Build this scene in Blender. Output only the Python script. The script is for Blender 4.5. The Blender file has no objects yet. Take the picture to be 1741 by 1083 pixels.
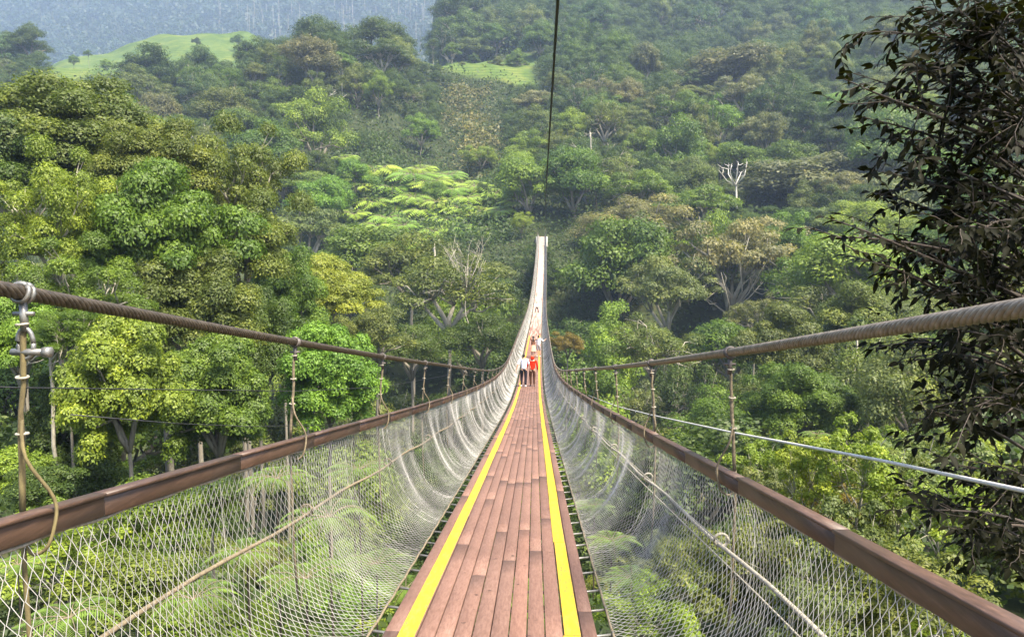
import bpy, math, random
import numpy as np
from mathutils import Vector, Matrix

# ------------------------------------------------------------------ camera, sky, sun, exposure
SC = bpy.context.scene
COL = SC.collection
FPX = 1257.0                      # focal length in photo pixels (photo 1741 wide)
PITCH = math.atan(121.5 / FPX)
YAW = math.atan(39.5 * math.cos(PITCH) / FPX)
cam_d = bpy.data.cameras.new('camera')
cam = bpy.data.objects.new('camera', cam_d)
COL.objects.link(cam)
cam.location = (0, 0, 0)
cam.rotation_euler = (math.pi / 2 - PITCH, 0, YAW)
cam_d.sensor_width = 36
cam_d.lens = 36 * FPX / 1741
cam_d.clip_start = 0.05
cam_d.clip_end = 6000
SC.camera = cam

SUN_DIR = Vector((0.36, -0.34, 0.87)).normalized()
world = bpy.data.worlds.new('World')
SC.world = world
world.use_nodes = True
wn = world.node_tree
sky = wn.nodes.new('ShaderNodeTexSky')
sky.sky_type = 'NISHITA'
sky.sun_disc = False
sky.sun_elevation = math.asin(SUN_DIR.z)
sky.sun_rotation = math.atan2(SUN_DIR.x, SUN_DIR.y)
sky.air_density = 1.0
sky.dust_density = 3.0
bg = wn.nodes['Background']
bg.inputs['Strength'].default_value = 0.14
wn.links.new(sky.outputs['Color'], bg.inputs['Color'])

sun_d = bpy.data.lights.new('sun', 'SUN')
sun_d.energy = 4.7
sun_d.angle = math.radians(11)
sun_d.color = (1.0, 0.91, 0.74)
sun = bpy.data.objects.new('sun', sun_d)
COL.objects.link(sun)
sun.rotation_euler = SUN_DIR.to_track_quat('Z', 'Y').to_euler()

SC.view_settings.view_transform = 'Standard'
SC.view_settings.look = 'None'
SC.view_settings.gamma = 1
SC.view_settings.exposure = 1.78
SC.cycles.volume_bounces = 1
SC.cycles.max_bounces = 6
SC.cycles.transparent_max_bounces = 8

HAZE_DENSITY = 0.00020

RNG = np.random.default_rng(7)
random.seed(7)


# ------------------------------------------------------------------ screen helpers (photo pixels -> place)
_M = cam.rotation_euler.to_matrix()


def at(px, py, Y):
    """World point seen at photo pixel (px, py), Y metres ahead."""
    d = _M @ Vector(((px - 870.5) / FPX, -(py - 541.5) / FPX, -1))
    return d * (Y / d.y)


def to_px(p):
    q = _M.transposed() @ Vector(p)
    if q.z > -0.05:
        return None
    return (870.5 + FPX * q.x / -q.z, 541.5 - FPX * q.y / -q.z)


# ------------------------------------------------------------------ mesh helpers
def mesh_np(name, V, F, mat=None, smooth=False, attrs=None, mats=None, midx=None):
    """V (n,3); F a list of (m,k) int arrays (k = 3 or 4)."""
    if isinstance(F, np.ndarray):
        F = [F]
    F = [f for f in F if len(f)]
    V = np.ascontiguousarray(V, dtype=np.float32)
    me = bpy.data.meshes.new(name)
    me.vertices.add(len(V))
    me.vertices.foreach_set('co', V.ravel())
    loops = np.concatenate([f.ravel() for f in F]).astype(np.int32)
    tot = np.concatenate([np.full(len(f), f.shape[1], np.int32) for f in F])
    st = np.concatenate([[0], np.cumsum(tot)[:-1]]).astype(np.int32)
    me.loops.add(len(loops))
    me.loops.foreach_set('vertex_index', loops)
    me.polygons.add(len(tot))
    me.polygons.foreach_set('loop_start', st)
    me.polygons.foreach_set('loop_total', tot)
    if smooth:
        me.polygons.foreach_set('use_smooth', np.ones(len(tot), bool))
    for k, v in (attrs or {}).items():
        a = me.attributes.new(k, 'FLOAT', 'POINT')
        a.data.foreach_set('value', np.ascontiguousarray(v, np.float32))
    for m in (mats or ([mat] if mat else [])):
        me.materials.append(m)
    if midx is not None:
        me.polygons.foreach_set('material_index', np.ascontiguousarray(midx, np.int32))
    me.update(calc_edges=True)
    me.validate()
    return me


class Build:
    """Collects tubes, boxes and sheets and links them as one mesh object."""

    def __init__(self):
        self.V, self.F4, self.F3, self.T, self.n = [], [], [], [], 0

    def add(self, V, F4=None, F3=None, tint=0.5):
        V = np.asarray(V, float)
        self.V.append(V)
        self.T.append(np.full(len(V), tint) if np.isscalar(tint) else np.asarray(tint))
        if F4 is not None and len(F4):
            self.F4.append(np.asarray(F4) + self.n)
        if F3 is not None and len(F3):
            self.F3.append(np.asarray(F3) + self.n)
        self.n += len(V)

    def tube(self, P, r, seg=6, caps=True, tint=0.5):
        P = np.asarray(P, float)
        n = len(P)
        r = np.broadcast_to(np.asarray(r, float), (n,))
        T = np.gradient(P, axis=0)
        T /= np.linalg.norm(T, axis=1)[:, None] + 1e-9
        up = np.array([0.0, 0, 1]) if abs(T[:, 2]).mean() < 0.8 else np.array([0.0, 1, 0])
        A = np.cross(T, up)
        A /= np.linalg.norm(A, axis=1)[:, None] + 1e-9
        B = np.cross(A, T)
        th = np.arange(seg) * 2 * math.pi / seg
        V = P[:, None] + r[:, None, None] * (np.cos(th)[None, :, None] * A[:, None] + np.sin(th)[None, :, None] * B[:, None])
        i = np.arange(n - 1)[:, None] * seg
        j = np.arange(seg)[None]
        j2 = (j + 1) % seg
        F = np.stack([i + j, i + j2, i + seg + j2, i + seg + j], -1).reshape(-1, 4)
        V = V.reshape(-1, 3)
        F3 = None
        if caps:
            V = np.vstack([V, P[:1], P[-1:]])
            a, b = n * seg, n * seg + 1
            F3 = np.array([[a, (k + 1) % seg, k] for k in range(seg)] + [[b, (n - 1) * seg + k, (n - 1) * seg + (k + 1) % seg] for k in range(seg)])
        if not np.isscalar(tint):
            tint = np.concatenate([np.repeat(tint, seg), [tint[0], tint[-1]]]) if caps else np.repeat(tint, seg)
        self.add(V, F, F3, tint)

    def ring(self, c, ax, R, r, seg=14, s2=6, tint=0.5, a0=0.0, a1=2 * math.pi, sc=(1, 1), up=None):
        """Part or whole of a torus about axis ax."""
        ax = Vector(ax).normalized()
        u = Vector(up) if up is not None else ax.orthogonal()
        u = (u - u.project(ax)).normalized()
        w = ax.cross(u)
        t = np.linspace(a0, a1, seg)
        P = np.array([Vector(c) + u * (R * sc[0] * math.cos(x)) + w * (R * sc[1] * math.sin(x)) for x in t])
        self.tube(P, r, s2, True, tint)

    def prism(self, P, side, up, w, h, tint=0.5, bev=0.0):
        """A beam of section w x h swept along P (top centre line)."""
        P = np.asarray(P, float)
        n = len(P)
        side = np.broadcast_to(np.asarray(side, float), P.shape)
        up = np.broadcast_to(np.asarray(up, float), P.shape)
        b = bev
        sec = [(-w / 2 + b, 0), (w / 2 - b, 0), (w / 2, -b), (w / 2, -h + b), (w / 2 - b, -h), (-w / 2 + b, -h), (-w / 2, -h + b), (-w / 2, -b)] if b else [(-w / 2, 0), (w / 2, 0), (w / 2, -h), (-w / 2, -h)]
        k = len(sec)
        V = np.stack([P + s * side + z * up for s, z in sec], 1).reshape(-1, 3)
        i = np.arange(n - 1)[:, None] * k
        j = np.arange(k)[None]
        j2 = (j + 1) % k
        F = np.stack([i + j, i + j2, i + k + j2, i + k + j], -1).reshape(-1, 4)
        V = np.vstack([V, V[:k].mean(0)[None], V[-k:].mean(0)[None]])
        F3 = np.array([[n * k, (q + 1) % k, q] for q in range(k)] + [[n * k + 1, (n - 1) * k + q, (n - 1) * k + (q + 1) % k] for q in range(k)])
        self.add(V, F, F3, tint)

    def link(self, name, mat, parent=None, smooth=True):
        V = np.vstack(self.V)
        F = []
        if self.F4:
            F.append(np.vstack(self.F4))
        if self.F3:
            F.append(np.vstack(self.F3))
        me = mesh_np(name, V, F, mat, smooth, {'tint': np.concatenate(self.T)})
        return place(name, me, parent)


def place(name, me, parent=None):
    o = bpy.data.objects.new(name, me)
    COL.objects.link(o)
    if parent is not None:
        o.parent = parent
    return o


def empty(name, loc=(0, 0, 0)):
    o = bpy.data.objects.new(name, None)
    o.empty_display_size = 0.3
    COL.objects.link(o)
    o.location = loc
    return o


def tag(o, label=None, cat=None, group=None, kind=None):
    if label:
        o['label'] = label
    if cat:
        o['category'] = cat
    if group:
        o['group'] = group
    if kind:
        o['kind'] = kind
    return o


# ------------------------------------------------------------------ materials
def new_mat(name):
    m = bpy.data.materials.new(name)
    m.use_nodes = True
    nt = m.node_tree
    p = nt.nodes['Principled BSDF']
    return m, nt, p


def N(nt, t, **kw):
    n = nt.nodes.new(t)
    for k, v in kw.items():
        setattr(n, k, v)
    return n


def ramp(nt, fac, stops):
    r = N(nt, 'ShaderNodeValToRGB')
    while len(r.color_ramp.elements) > 1:
        r.color_ramp.elements.remove(r.color_ramp.elements[0])
    r.color_ramp.elements[0].position = stops[0][0]
    r.color_ramp.elements[0].color = (*stops[0][1], 1)
    for pos, c in stops[1:]:
        e = r.color_ramp.elements.new(pos)
        e.color = (*c, 1)
    nt.links.new(fac, r.inputs[0])
    return r.outputs[0]


def noise(nt, scale, detail=4, rough=0.6, vec=None, stretch=None):
    tc = N(nt, 'ShaderNodeTexCoord')
    src = vec or tc.outputs['Object']
    if stretch:
        mp = N(nt, 'ShaderNodeMapping')
        mp.inputs['Scale'].default_value = stretch
        nt.links.new(src, mp.inputs[0])
        src = mp.outputs[0]
    n = N(nt, 'ShaderNodeTexNoise')
    n.inputs['Scale'].default_value = scale
    n.inputs['Detail'].default_value = detail
    n.inputs['Roughness'].default_value = rough
    nt.links.new(src, n.inputs['Vector'])
    return n.outputs['Fac']


def mul(nt, a, b, fac=1.0):
    m = N(nt, 'ShaderNodeMix', data_type='RGBA', blend_type='MULTIPLY')
    m.inputs[0].default_value = fac
    nt.links.new(a, m.inputs[6])
    nt.links.new(b, m.inputs[7])
    return m.outputs[2]


def bump(nt, p, h, strength=0.3, dist=0.01):
    b = N(nt, 'ShaderNodeBump')
    b.inputs['Strength'].default_value = strength
    b.inputs['Distance'].default_value = dist
    nt.links.new(h, b.inputs['Height'])
    nt.links.new(b.outputs[0], p.inputs['Normal'])


def simple(name, c1, c2, scale=20, rough=0.6, metal=0.0, bumps=0.2, stretch=None, tint=False, dist=0.004):
    m, nt, p = new_mat(name)
    f = noise(nt, scale, 5, 0.65, stretch=stretch)
    col = ramp(nt, f, [(0.3, c1), (0.7, c2)])
    if tint:
        a = N(nt, 'ShaderNodeAttribute', attribute_name='tint')
        col = mul(nt, col, ramp(nt, a.outputs['Fac'], [(0, (0.55, 0.52, 0.5)), (0.5, (0.95, 0.95, 0.95)), (1, (1.35, 1.22, 1.15))]))
    nt.links.new(col, p.inputs['Base Color'])
    p.inputs['Roughness'].default_value = rough
    p.inputs['Metallic'].default_value = metal
    if bumps:
        bump(nt, p, f, bumps, dist)
    return m


def foliage_mat(name, transl=0.36, rough=0.55, spec=0.35):
    """Leaf colour: the object's own colour, varied leaf by leaf through the mesh's tint."""
    m, nt, p = new_mat(name)
    oi = N(nt, 'ShaderNodeObjectInfo')
    a = N(nt, 'ShaderNodeAttribute', attribute_name='tint')
    var = ramp(nt, a.outputs['Fac'], [(0.0, (0.55, 0.62, 0.6)), (0.45, (0.95, 0.97, 0.95)), (0.8, (1.5, 1.4, 1.05)), (1.0, (2.1, 1.75, 1.1))])
    col = mul(nt, oi.outputs['Color'], var)
    nt.links.new(col, p.inputs['Base Color'])
    p.inputs['Roughness'].default_value = rough
    p.inputs['Specular IOR Level'].default_value = spec
    t = N(nt, 'ShaderNodeBsdfTranslucent')
    tcol = N(nt, 'ShaderNodeMix', data_type='RGBA', blend_type='MULTIPLY')
    tcol.inputs[0].default_value = 1
    tcol.inputs[7].default_value = (1.35, 1.45, 0.6, 1)
    nt.links.new(col, tcol.inputs[6])
    nt.links.new(tcol.outputs[2], t.inputs['Color'])
    mx = N(nt, 'ShaderNodeMixShader')
    mx.inputs[0].default_value = transl
    nt.links.new(p.outputs[0], mx.inputs[1])
    nt.links.new(t.outputs[0], mx.inputs[2])
    nt.links.new(mx.outputs[0], nt.nodes['Material Output'].inputs['Surface'])
    return m


M_LEAF = foliage_mat('foliage')
M_GLOSSLEAF = foliage_mat('glossy_leaf', 0.3, 0.6, 0.10)
M_BARK = simple('bark', (0.10, 0.085, 0.06), (0.26, 0.23, 0.18), 6, 0.85, bumps=0.4, stretch=(3, 3, 0.6), dist=0.03)
M_MIDBARK = simple('grey_bark', (0.16, 0.14, 0.10), (0.36, 0.33, 0.26), 5, 0.85, bumps=0.3, stretch=(2, 2, 0.8), dist=0.03)
M_PALEBARK = simple('pale_bark', (0.34, 0.31, 0.25), (0.62, 0.58, 0.50), 5, 0.8, bumps=0.3, stretch=(2, 2, 0.8), dist=0.03)
M_DARKBARK = simple('dark_bark', (0.018, 0.013, 0.009), (0.05, 0.035, 0.024), 14, 0.8, bumps=0.3)
M_NET = simple('net_wire', (0.15, 0.145, 0.13), (0.46, 0.44, 0.41), 1.6, 0.5, bumps=0)
M_CABLE = simple('wire_rope', (0.025, 0.02, 0.014), (0.085, 0.066, 0.048), 30, 0.5, 0.3, 0.2)
M_CABLE_PALE = simple('pale_wire_rope', (0.09, 0.072, 0.052), (0.25, 0.21, 0.165), 25, 0.5, 0.25, 0.2)
M_WHITECABLE = simple('white_guy_rope', (0.42, 0.40, 0.36), (0.64, 0.62, 0.57), 40, 0.55, bumps=0.1)
M_BLACKCABLE = simple('black_cable', (0.008, 0.008, 0.008), (0.02, 0.02, 0.02), 10, 0.6, bumps=0)
M_ROPE = simple('natural_rope', (0.07, 0.055, 0.033), (0.21, 0.165, 0.10), 45, 0.8, bumps=0.4)
M_PALEROPE = simple('pale_rope', (0.17, 0.15, 0.11), (0.36, 0.325, 0.26), 45, 0.8, bumps=0.3)
M_STRAP = simple('yellow_strap', (0.06, 0.045, 0.02), (0.17, 0.135, 0.055), 38, 0.85, bumps=0.6, stretch=(1, 1, 0.35))
M_STEEL = simple('galvanised_steel', (0.12, 0.115, 0.105), (0.28, 0.27, 0.25), 25, 0.4, 0.6, 0.1)
M_DARKSTEEL = simple('dark_steel', (0.05, 0.045, 0.04), (0.12, 0.10, 0.09), 25, 0.5, 0.4, 0.1)
M_CONCRETE = simple('concrete', (0.25, 0.24, 0.22), (0.42, 0.41, 0.38), 3, 0.9)


def wood_mat():
    m, nt, p = new_mat('deck_boards')
    g = noise(nt, 5.0, 8, 0.7, stretch=(14, 0.8, 14))
    big = noise(nt, 0.9, 3, 0.5)
    c = ramp(nt, g, [(0.25, (0.085, 0.044, 0.032)), (0.5, (0.138, 0.078, 0.058)), (0.8, (0.205, 0.125, 0.098))])
    a = N(nt, 'ShaderNodeAttribute', attribute_name='tint')
    c = mul(nt, c, ramp(nt, a.outputs['Fac'], [(0, (0.72, 0.66, 0.64)), (0.4, (1.0, 1.0, 1.0)), (0.8, (1.28, 1.18, 1.12)), (1, (2.8, 3.4, 3.7))]))  # last stop paints overexposed glare into the wood colour of far boards
    c = mul(nt, c, ramp(nt, big, [(0.3, (0.82, 0.80, 0.80)), (0.7, (1.1, 1.1, 1.1))]))
    spots = noise(nt, 13, 3, 0.5)
    c = mul(nt, c, ramp(nt, spots, [(0.25, (0.22, 0.19, 0.17)), (0.31, (1, 1, 1))]))
    nt.links.new(c, p.inputs['Base Color'])
    p.inputs['Roughness'].default_value = 0.68
    p.inputs['Specular IOR Level'].default_value = 0.3
    bump(nt, p, g, 0.25, 0.003)
    return m


def yellow_mat():
    m, nt, p = new_mat('yellow_paint')
    w = noise(nt, 5, 10, 0.8, stretch=(7, 1.2, 7))
    c = ramp(nt, w, [(0.37, (0.16, 0.09, 0.05)), (0.43, (0.40, 0.25, 0.03)), (0.52, (0.44, 0.275, 0.010)), (0.75, (0.54, 0.345, 0.016))])
    nt.links.new(c, p.inputs['Base Color'])
    p.inputs['Roughness'].default_value = 0.5
    return m


def rail_mat():
    m, nt, p = new_mat('brown_rail')
    g = noise(nt, 7, 7, 0.7, stretch=(8, 0.8, 8))
    c = ramp(nt, g, [(0.25, (0.026, 0.015, 0.010)), (0.55, (0.058, 0.033, 0.022)), (0.85, (0.12, 0.074, 0.052))])
    a = N(nt, 'ShaderNodeAttribute', attribute_name='tint')
    c = mul(nt, c, ramp(nt, a.outputs['Fac'], [(0, (0.7, 0.66, 0.64)), (0.5, (1, 1, 1)), (1, (1.3, 1.25, 1.2))]))
    nt.links.new(c, p.inputs['Base Color'])
    p.inputs['Roughness'].default_value = 0.5
    bump(nt, p, g, 0.2, 0.003)
    return m


M_DECK, M_YELLOW, M_RAIL = wood_mat(), yellow_mat(), rail_mat()


def ground_mat():
    m, nt, p = new_mat('hillside_ground')
    n1 = noise(nt, 0.35, 8, 0.7)
    forest = ramp(nt, n1, [(0.3, (0.018, 0.022, 0.010)), (0.55, (0.035, 0.045, 0.018)), (0.75, (0.07, 0.06, 0.032))])
    n2 = noise(nt, 0.05, 9, 0.75)
    tc = N(nt, 'ShaderNodeTexCoord')
    wv = N(nt, 'ShaderNodeTexWave', wave_type='BANDS', bands_direction='Z')
    wv.inputs['Scale'].default_value = 0.14
    wv.inputs['Distortion'].default_value = 5.0
    wv.inputs['Detail'].default_value = 3.0
    wv.inputs['Detail Scale'].default_value = 0.4
    nt.links.new(tc.outputs['Object'], wv.inputs['Vector'])
    grass = ramp(nt, n2, [(0.32, (0.035, 0.064, 0.016)), (0.5, (0.075, 0.112, 0.024)), (0.7, (0.14, 0.155, 0.034))])
    grass = mul(nt, grass, ramp(nt, wv.outputs['Fac'], [(0.0, (0.66, 0.72, 0.72)), (0.45, (1, 1, 1))]))
    a = N(nt, 'ShaderNodeAttribute', attribute_name='grass')
    mx = N(nt, 'ShaderNodeMix', data_type='RGBA')
    nt.links.new(a.outputs['Fac'], mx.inputs[0])
    nt.links.new(forest, mx.inputs[6])
    nt.links.new(grass, mx.inputs[7])
    nt.links.new(mx.outputs[2], p.inputs['Base Color'])
    p.inputs['Roughness'].default_value = 0.95
    p.inputs['Specular IOR Level'].default_value = 0.1
    bump(nt, p, n1, 0.5, 0.6)
    return m


# ------------------------------------------------------------------ terrain
HP = np.array([-500, 0, 150, 300, 420, 540, 660, 720, 750, 770, 830, 910, 1100, 1300, 1500, 1741, 2300], float)
HA = (HP - 910) / FPX
HY = np.array([-80, -20, 0, 15, 30, 50, 80, 120, 165, 215, 300, 380, 440, 520, 620, 720, 900], float)
HT = np.array([
    # -80 -20   0   15   30   50   80  120  165  215 300 380  440  520  620  720  900
    [8, -2, -6, -8, -9, -11, -14, -18, -12, 0, 35, 70, 100, 110, 130, 150, 200],     # -500
    [8, -2, -6, -8, -11, -15, -24, -32, -22, -6, 32, 76, 103, 110, 125, 150, 200],   # 0
    [8, -2, -6, -9, -13, -19, -30, -38, -25, -8, 30, 66, 102, 118, 150, 181, 190],   # 150
    [8, -2, -6, -9, -15, -22, -34, -42, -28, -9, 33, 78, 100, 122, 158, 207, 190],   # 300
    [8, -2, -6, -9, -16, -24, -36, -43, -29, -9, 35, 84, 104, 114, 148, 203, 185],   # 420
    [8, -2, -6, -10, -17, -26, -37, -44, -30, -9, 37, 90, 105, 98, 120, 165, 180],   # 540
    [8, -2, -6, -10, -18, -28, -40, -46, -31, -8, 33, 82, 105, 104, 115, 130, 170],  # 660
    [8, -2, -6, -10, -18, -29, -41, -47, -32, -7, 24, 66, 108, 112, 115, 130, 170],  # 720
    [8, -2, -6, -10, -18, -29, -42, -48, -32, -6, 24, 64, 106, 120, 150, 200, 300],  # 750
    [8, -2, -6, -10, -18, -29, -42, -48, -32, -5, 24, 64, 106, 125, 172, 245, 330],  # 770
    [8, -2, -6, -10, -18, -29, -43, -49, -32, -4, 26, 66, 104, 130, 182, 255, 335],  # 830
    [8, -2, -6, -9, -17, -28, -42, -48, -32, -2, 28, 68, 98, 133, 185, 255, 335],    # 910
    [8, -2, -6, -8, -16, -27, -41, -45, -30, -4, 30, 72, 95, 120, 190, 260, 340],    # 1100
    [8, -2, -6, -7, -13, -22, -35, -39, -26, -3, 34, 78, 90, 118, 190, 260, 340],    # 1300
    [8, -2, -6, -7, -11, -18, -28, -31, -19, 4, 45, 88, 100, 125, 190, 260, 340],    # 1500
    [8, -2, -6, -6, -9, -14, -20, -20, -8, 14, 55, 95, 115, 145, 200, 265, 345],     # 1741
    [8, -2, -6, -6, -8, -10, -13, -12, 0, 20, 62, 100, 120, 150, 205, 270, 350],     # 2300
], float)


def H(x, Y):
    """Ground height."""
    x = np.asarray(x, float)
    Y = np.asarray(Y, float)
    a = np.clip(x / np.maximum(Y, 28), HA[0], HA[-1])
    yy = np.clip(Y, HY[0], HY[-1])
    i = np.clip(np.searchsorted(HA, a) - 1, 0, len(HA) - 2)
    j = np.clip(np.searchsorted(HY, yy) - 1, 0, len(HY) - 2)
    u = (a - HA[i]) / (HA[i + 1] - HA[i])
    v = (yy - HY[j]) / (HY[j + 1] - HY[j])
    u = u * u * (3 - 2 * u)
    z = HT[i, j] * (1 - u) * (1 - v) + HT[i + 1, j] * u * (1 - v) + HT[i, j + 1] * (1 - u) * v + HT[i + 1, j + 1] * u * v
    w = np.interp(Y, [900, 1350, 1450], [0, 0, 1])
    z = z * (1 - w) + np.interp(Y, [1350, 1450, 1700, 2900, 3150, 3400], [270, 310, 420, 1230, 1400, 1420]) * w
    amp = np.clip(Y / 300, 0.1, 1.6)
    z = z + amp * (1.5 * np.sin(x * 0.043 + 1.3 * np.sin(Y * 0.03)) + 1.1 * np.sin(Y * 0.061 + x * 0.02) + 0.5 * np.sin(x * 0.17 + Y * 0.13))
    return z


def GR(x, Y):
    """1 where the hillside is mown grass."""
    p = 910 + FPX * np.asarray(x, float) / np.maximum(Y, 28)
    Y = np.asarray(Y, float)
    wob = 6 * np.sin(Y * 0.11 + x * 0.07)
    s = lambda e: np.clip(e, 0, 1)
    saddle = s((p + wob - 690) / 10) * s((915 - p + wob) / 10) * s((Y + wob - 430 + (p - 800) * 0.10) / 6) * s((512 - Y) / 8)
    meadow = s((p + wob - 75) / 10) * s((450 - p + wob) / 10) * s((Y + wob - 418) / 6) * s((540 - Y) / 8)
    hill = s((p + wob - 60) / 14) * s((455 - p) / 14) * s((Y - 520) / 10) * s((800 - Y) / 10)
    return np.maximum(np.maximum(saddle, meadow), hill)


def build_ground():
    us = np.linspace(-1.25, 1.25, 420)
    ys = np.concatenate([np.linspace(-80, 60, 70), np.linspace(62, 520, 190)[0:], np.linspace(525, 3400, 230)])
    Uu, Yy = np.meshgrid(us, ys)
    X = Uu * (np.maximum(Yy, 0) + 60)
    Z = H(X, Yy)
    V = np.stack([X, Yy, Z], -1).reshape(-1, 3)
    n, m = Uu.shape
    i = np.arange(n - 1)[:, None] * m
    j = np.arange(m - 1)[None]
    F = np.stack([i + j, i + j + 1, i + m + j + 1, i + m + j], -1).reshape(-1, 4)
    me = mesh_np('ground', V, F, ground_mat(), True, {'grass': GR(X, Yy).ravel()})
    tag(place('ground', me), kind='structure')


build_ground()


# ------------------------------------------------------------------ suspension bridge
def spline(xs, ys):
    """Natural cubic spline."""
    xs, ys = np.asarray(xs, float), np.asarray(ys, float)
    n = len(xs)
    h = np.diff(xs)
    A = np.zeros((n, n))
    b = np.zeros(n)
    A[0, 0] = A[-1, -1] = 1
    for i in range(1, n - 1):
        A[i, i - 1], A[i, i], A[i, i + 1] = h[i - 1], 2 * (h[i - 1] + h[i]), h[i]
        b[i] = 6 * ((ys[i + 1] - ys[i]) / h[i] - (ys[i] - ys[i - 1]) / h[i - 1])
    m = np.linalg.solve(A, b)

    def f(x):
        x = np.asarray(x, float)
        i = np.clip(np.searchsorted(xs, x) - 1, 0, n - 2)
        t0, t1 = xs[i + 1] - x, x - xs[i]
        return (m[i] * t0 ** 3 + m[i + 1] * t1 ** 3) / (6 * h[i]) + (ys[i] / h[i] - m[i] * h[i] / 6) * t0 + (ys[i + 1] / h[i] - m[i + 1] * h[i] / 6) * t1
    return f


_d = spline([-4, 0, 6, 14, 25, 37.5, 54, 80, 109, 140, 168, 215, 222], [-0.66, 0, 1.0, 2.27, 3.95, 5.48, 6.42, 7.45, 7.9, 6.0, 2.4, -4.4, -5.4])
deck_z = lambda Y: -(1.66 + _d(Y))
_cx = spline([-4, 0, 15, 37, 60, 109, 168, 222], [-0.27, -0.27, -0.27, -0.26, -0.14, 0.35, 1.3, 1.95])
cx = lambda Y: _cx(Y)
lat = lambda Y: np.interp(Y, [0, 4, 8, 12, 20, 45, 180, 216], [1.455, 1.44, 1.36, 1.28, 1.24, 1.28, 1.3, 1.1])
BEND = 217.0


def rail_h(Y, s):
    return np.interp(Y, [0, 6, 16, 30, 222], [1.16, 1.16, 1.10, 1.08, 1.08]) if s < 0 else np.interp(Y, [0, 6, 16, 30, 222], [1.04, 1.06, 1.07, 1.08, 1.08])


def cable_h(Y, s):
    a = np.interp(Y, [-4, 0, 10, 25, 40, 110, 170, 222], [2.05, 1.97, 1.73, 1.40, 1.18, 1.16, 1.3, 2.0])
    return a if s < 0 else a - np.interp(Y, [0, 20], [0.12, 0.0])


def cable_pt(Y, s):
    Y = np.asarray(Y, float)
    return np.stack([cx(Y) + s * lat(Y), Y, deck_z(Y) + cable_h(Y, s)], -1)


def rail_pt(Y, s):
    Y = np.asarray(Y, float)
    return np.stack([cx(Y) + s * lat(Y), Y, deck_z(Y) + rail_h(Y, s)], -1)


bridge = empty('suspension_bridge', (0, 0, 0))
tag(bridge, 'long sagging footbridge of reddish planks and yellow stripes between white nets and thick cables', 'bridge')


def build_deck():
    b = Build()
    r = np.random.default_rng(3)
    edges = np.array([-0.672, -0.57])
    inner = np.linspace(-0.57, 0.565, 11)
    edges = np.concatenate([edges, inner[1:], [0.665]])
    for k in range(len(edges) - 1):
        x0, x1 = edges[k] + 0.0035, edges[k + 1] - 0.0035
        y = -2.6 - r.uniform(0, 2.2)
        while y < BEND:
            L = r.choice([3.6, 4.2, 4.8, 3.0])
            y1 = min(y + L, BEND)
            n = 8
            Y = np.linspace(y + 0.002, y1 - 0.002, n)
            dz = r.uniform(-0.0025, 0.0025)
            P = np.stack([cx(Y) + (x0 + x1) / 2, Y, deck_z(Y) + dz], -1)
            b.prism(P, (1, 0, 0), (0, 0, 1), x1 - x0, 0.03, float(min(1, np.clip(r.normal(0.38, 0.10), 0, 0.8) + np.interp(y, [30, 60, 110], [0, 0.35, 0.7]))), 0.003)  # tint rises with distance: bright glare on the far deck, put into colour
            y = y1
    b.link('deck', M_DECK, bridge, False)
    for xo in (-0.515, 0.505):
        b = Build()
        y = -2.5
        while y < 74:
            y1 = min(y + r.uniform(1.6, 3.2), BEND - 0.3)
            Y = np.arange(y, y1 - 0.004, 0.4)
            Y = np.append(Y, y1 - 0.006)
            w = 0.052 + r.uniform(-0.003, 0.003)
            xc = xo + r.uniform(-0.004, 0.004)
            P0 = np.stack([cx(Y) + xc - w, Y, deck_z(Y) + 0.0065], -1)
            P1 = P0 + np.array([2 * w, 0, 0])
            V = np.stack([P0, P1], 1).reshape(-1, 3)
            i = np.arange(len(Y) - 1) * 2
            b.add(V, np.stack([i, i + 1, i + 3, i + 2], -1))
            y = y1
        b.link('yellow_stripe', M_YELLOW, bridge, False)
    # joists under the boards
    for xo in (-0.5, 0.0, 0.5):
        b = Build()
        Y = np.linspace(-2.6, BEND, 260)
        b.prism(np.stack([cx(Y) + xo, Y, deck_z(Y) - 0.034], -1), (1, 0, 0), (0, 0, 1), 0.06, 0.08)
        b.link('joist', M_RAIL, bridge, False)


def build_rails():
    r = np.random.default_rng(4)
    for s in (-1, 1):
        b = Build()
        y = -2.5
        while y < BEND:
            y1 = min(y + 1.32, BEND)
            Y = np.linspace(y + 0.002, y1 - 0.002, 4)
            P = rail_pt(Y, s) + np.array([r.uniform(-0.003, 0.003), 0, r.uniform(-0.003, 0.003)])
            t = float(np.clip(r.normal(0.5, 0.2), 0, 1))
            b.prism(P - np.array([0, 0, 0.017]), (1, 0, 0), (0, 0, 1), 0.042, 0.078, t, 0.004)
            b.prism(P, (1, 0, 0), (0, 0, 1), 0.066, 0.0165, min(1, t + 0.12), 0.004)
            y = y1
        b.link('handrail', M_RAIL, bridge, False)


def build_cables():
    for s in (-1, 1):
        b = Build()
        Y = np.arange(-3.0, 13.0, 0.016)
        C = cable_pt(Y, s)
        T = np.gradient(C, axis=0)
        T /= np.linalg.norm(T, axis=1)[:, None]
        A = np.cross(T, [0, 0, 1.0])
        A /= np.linalg.norm(A, axis=1)[:, None]
        B = np.cross(A, T)
        R = 0.0255
        ns = 7
        for k in range(ns):
            ph = 2 * math.pi * k / ns + s * Y / 0.215 * 2 * math.pi
            P = C + (R * 0.66) * (np.cos(ph)[:, None] * A + np.sin(ph)[:, None] * B)
            b.tube(P, R * 0.40, 6)
        Y2 = np.concatenate([np.arange(13.0, 60, 0.5), np.arange(60, 222.1, 2.0)])
        b.tube(cable_pt(Y2, s), R, 8)
        c = b.link('main_cable', M_CABLE if s < 0 else M_CABLE_PALE, bridge)
        return_cables.append(c)


return_cables = []


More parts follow.
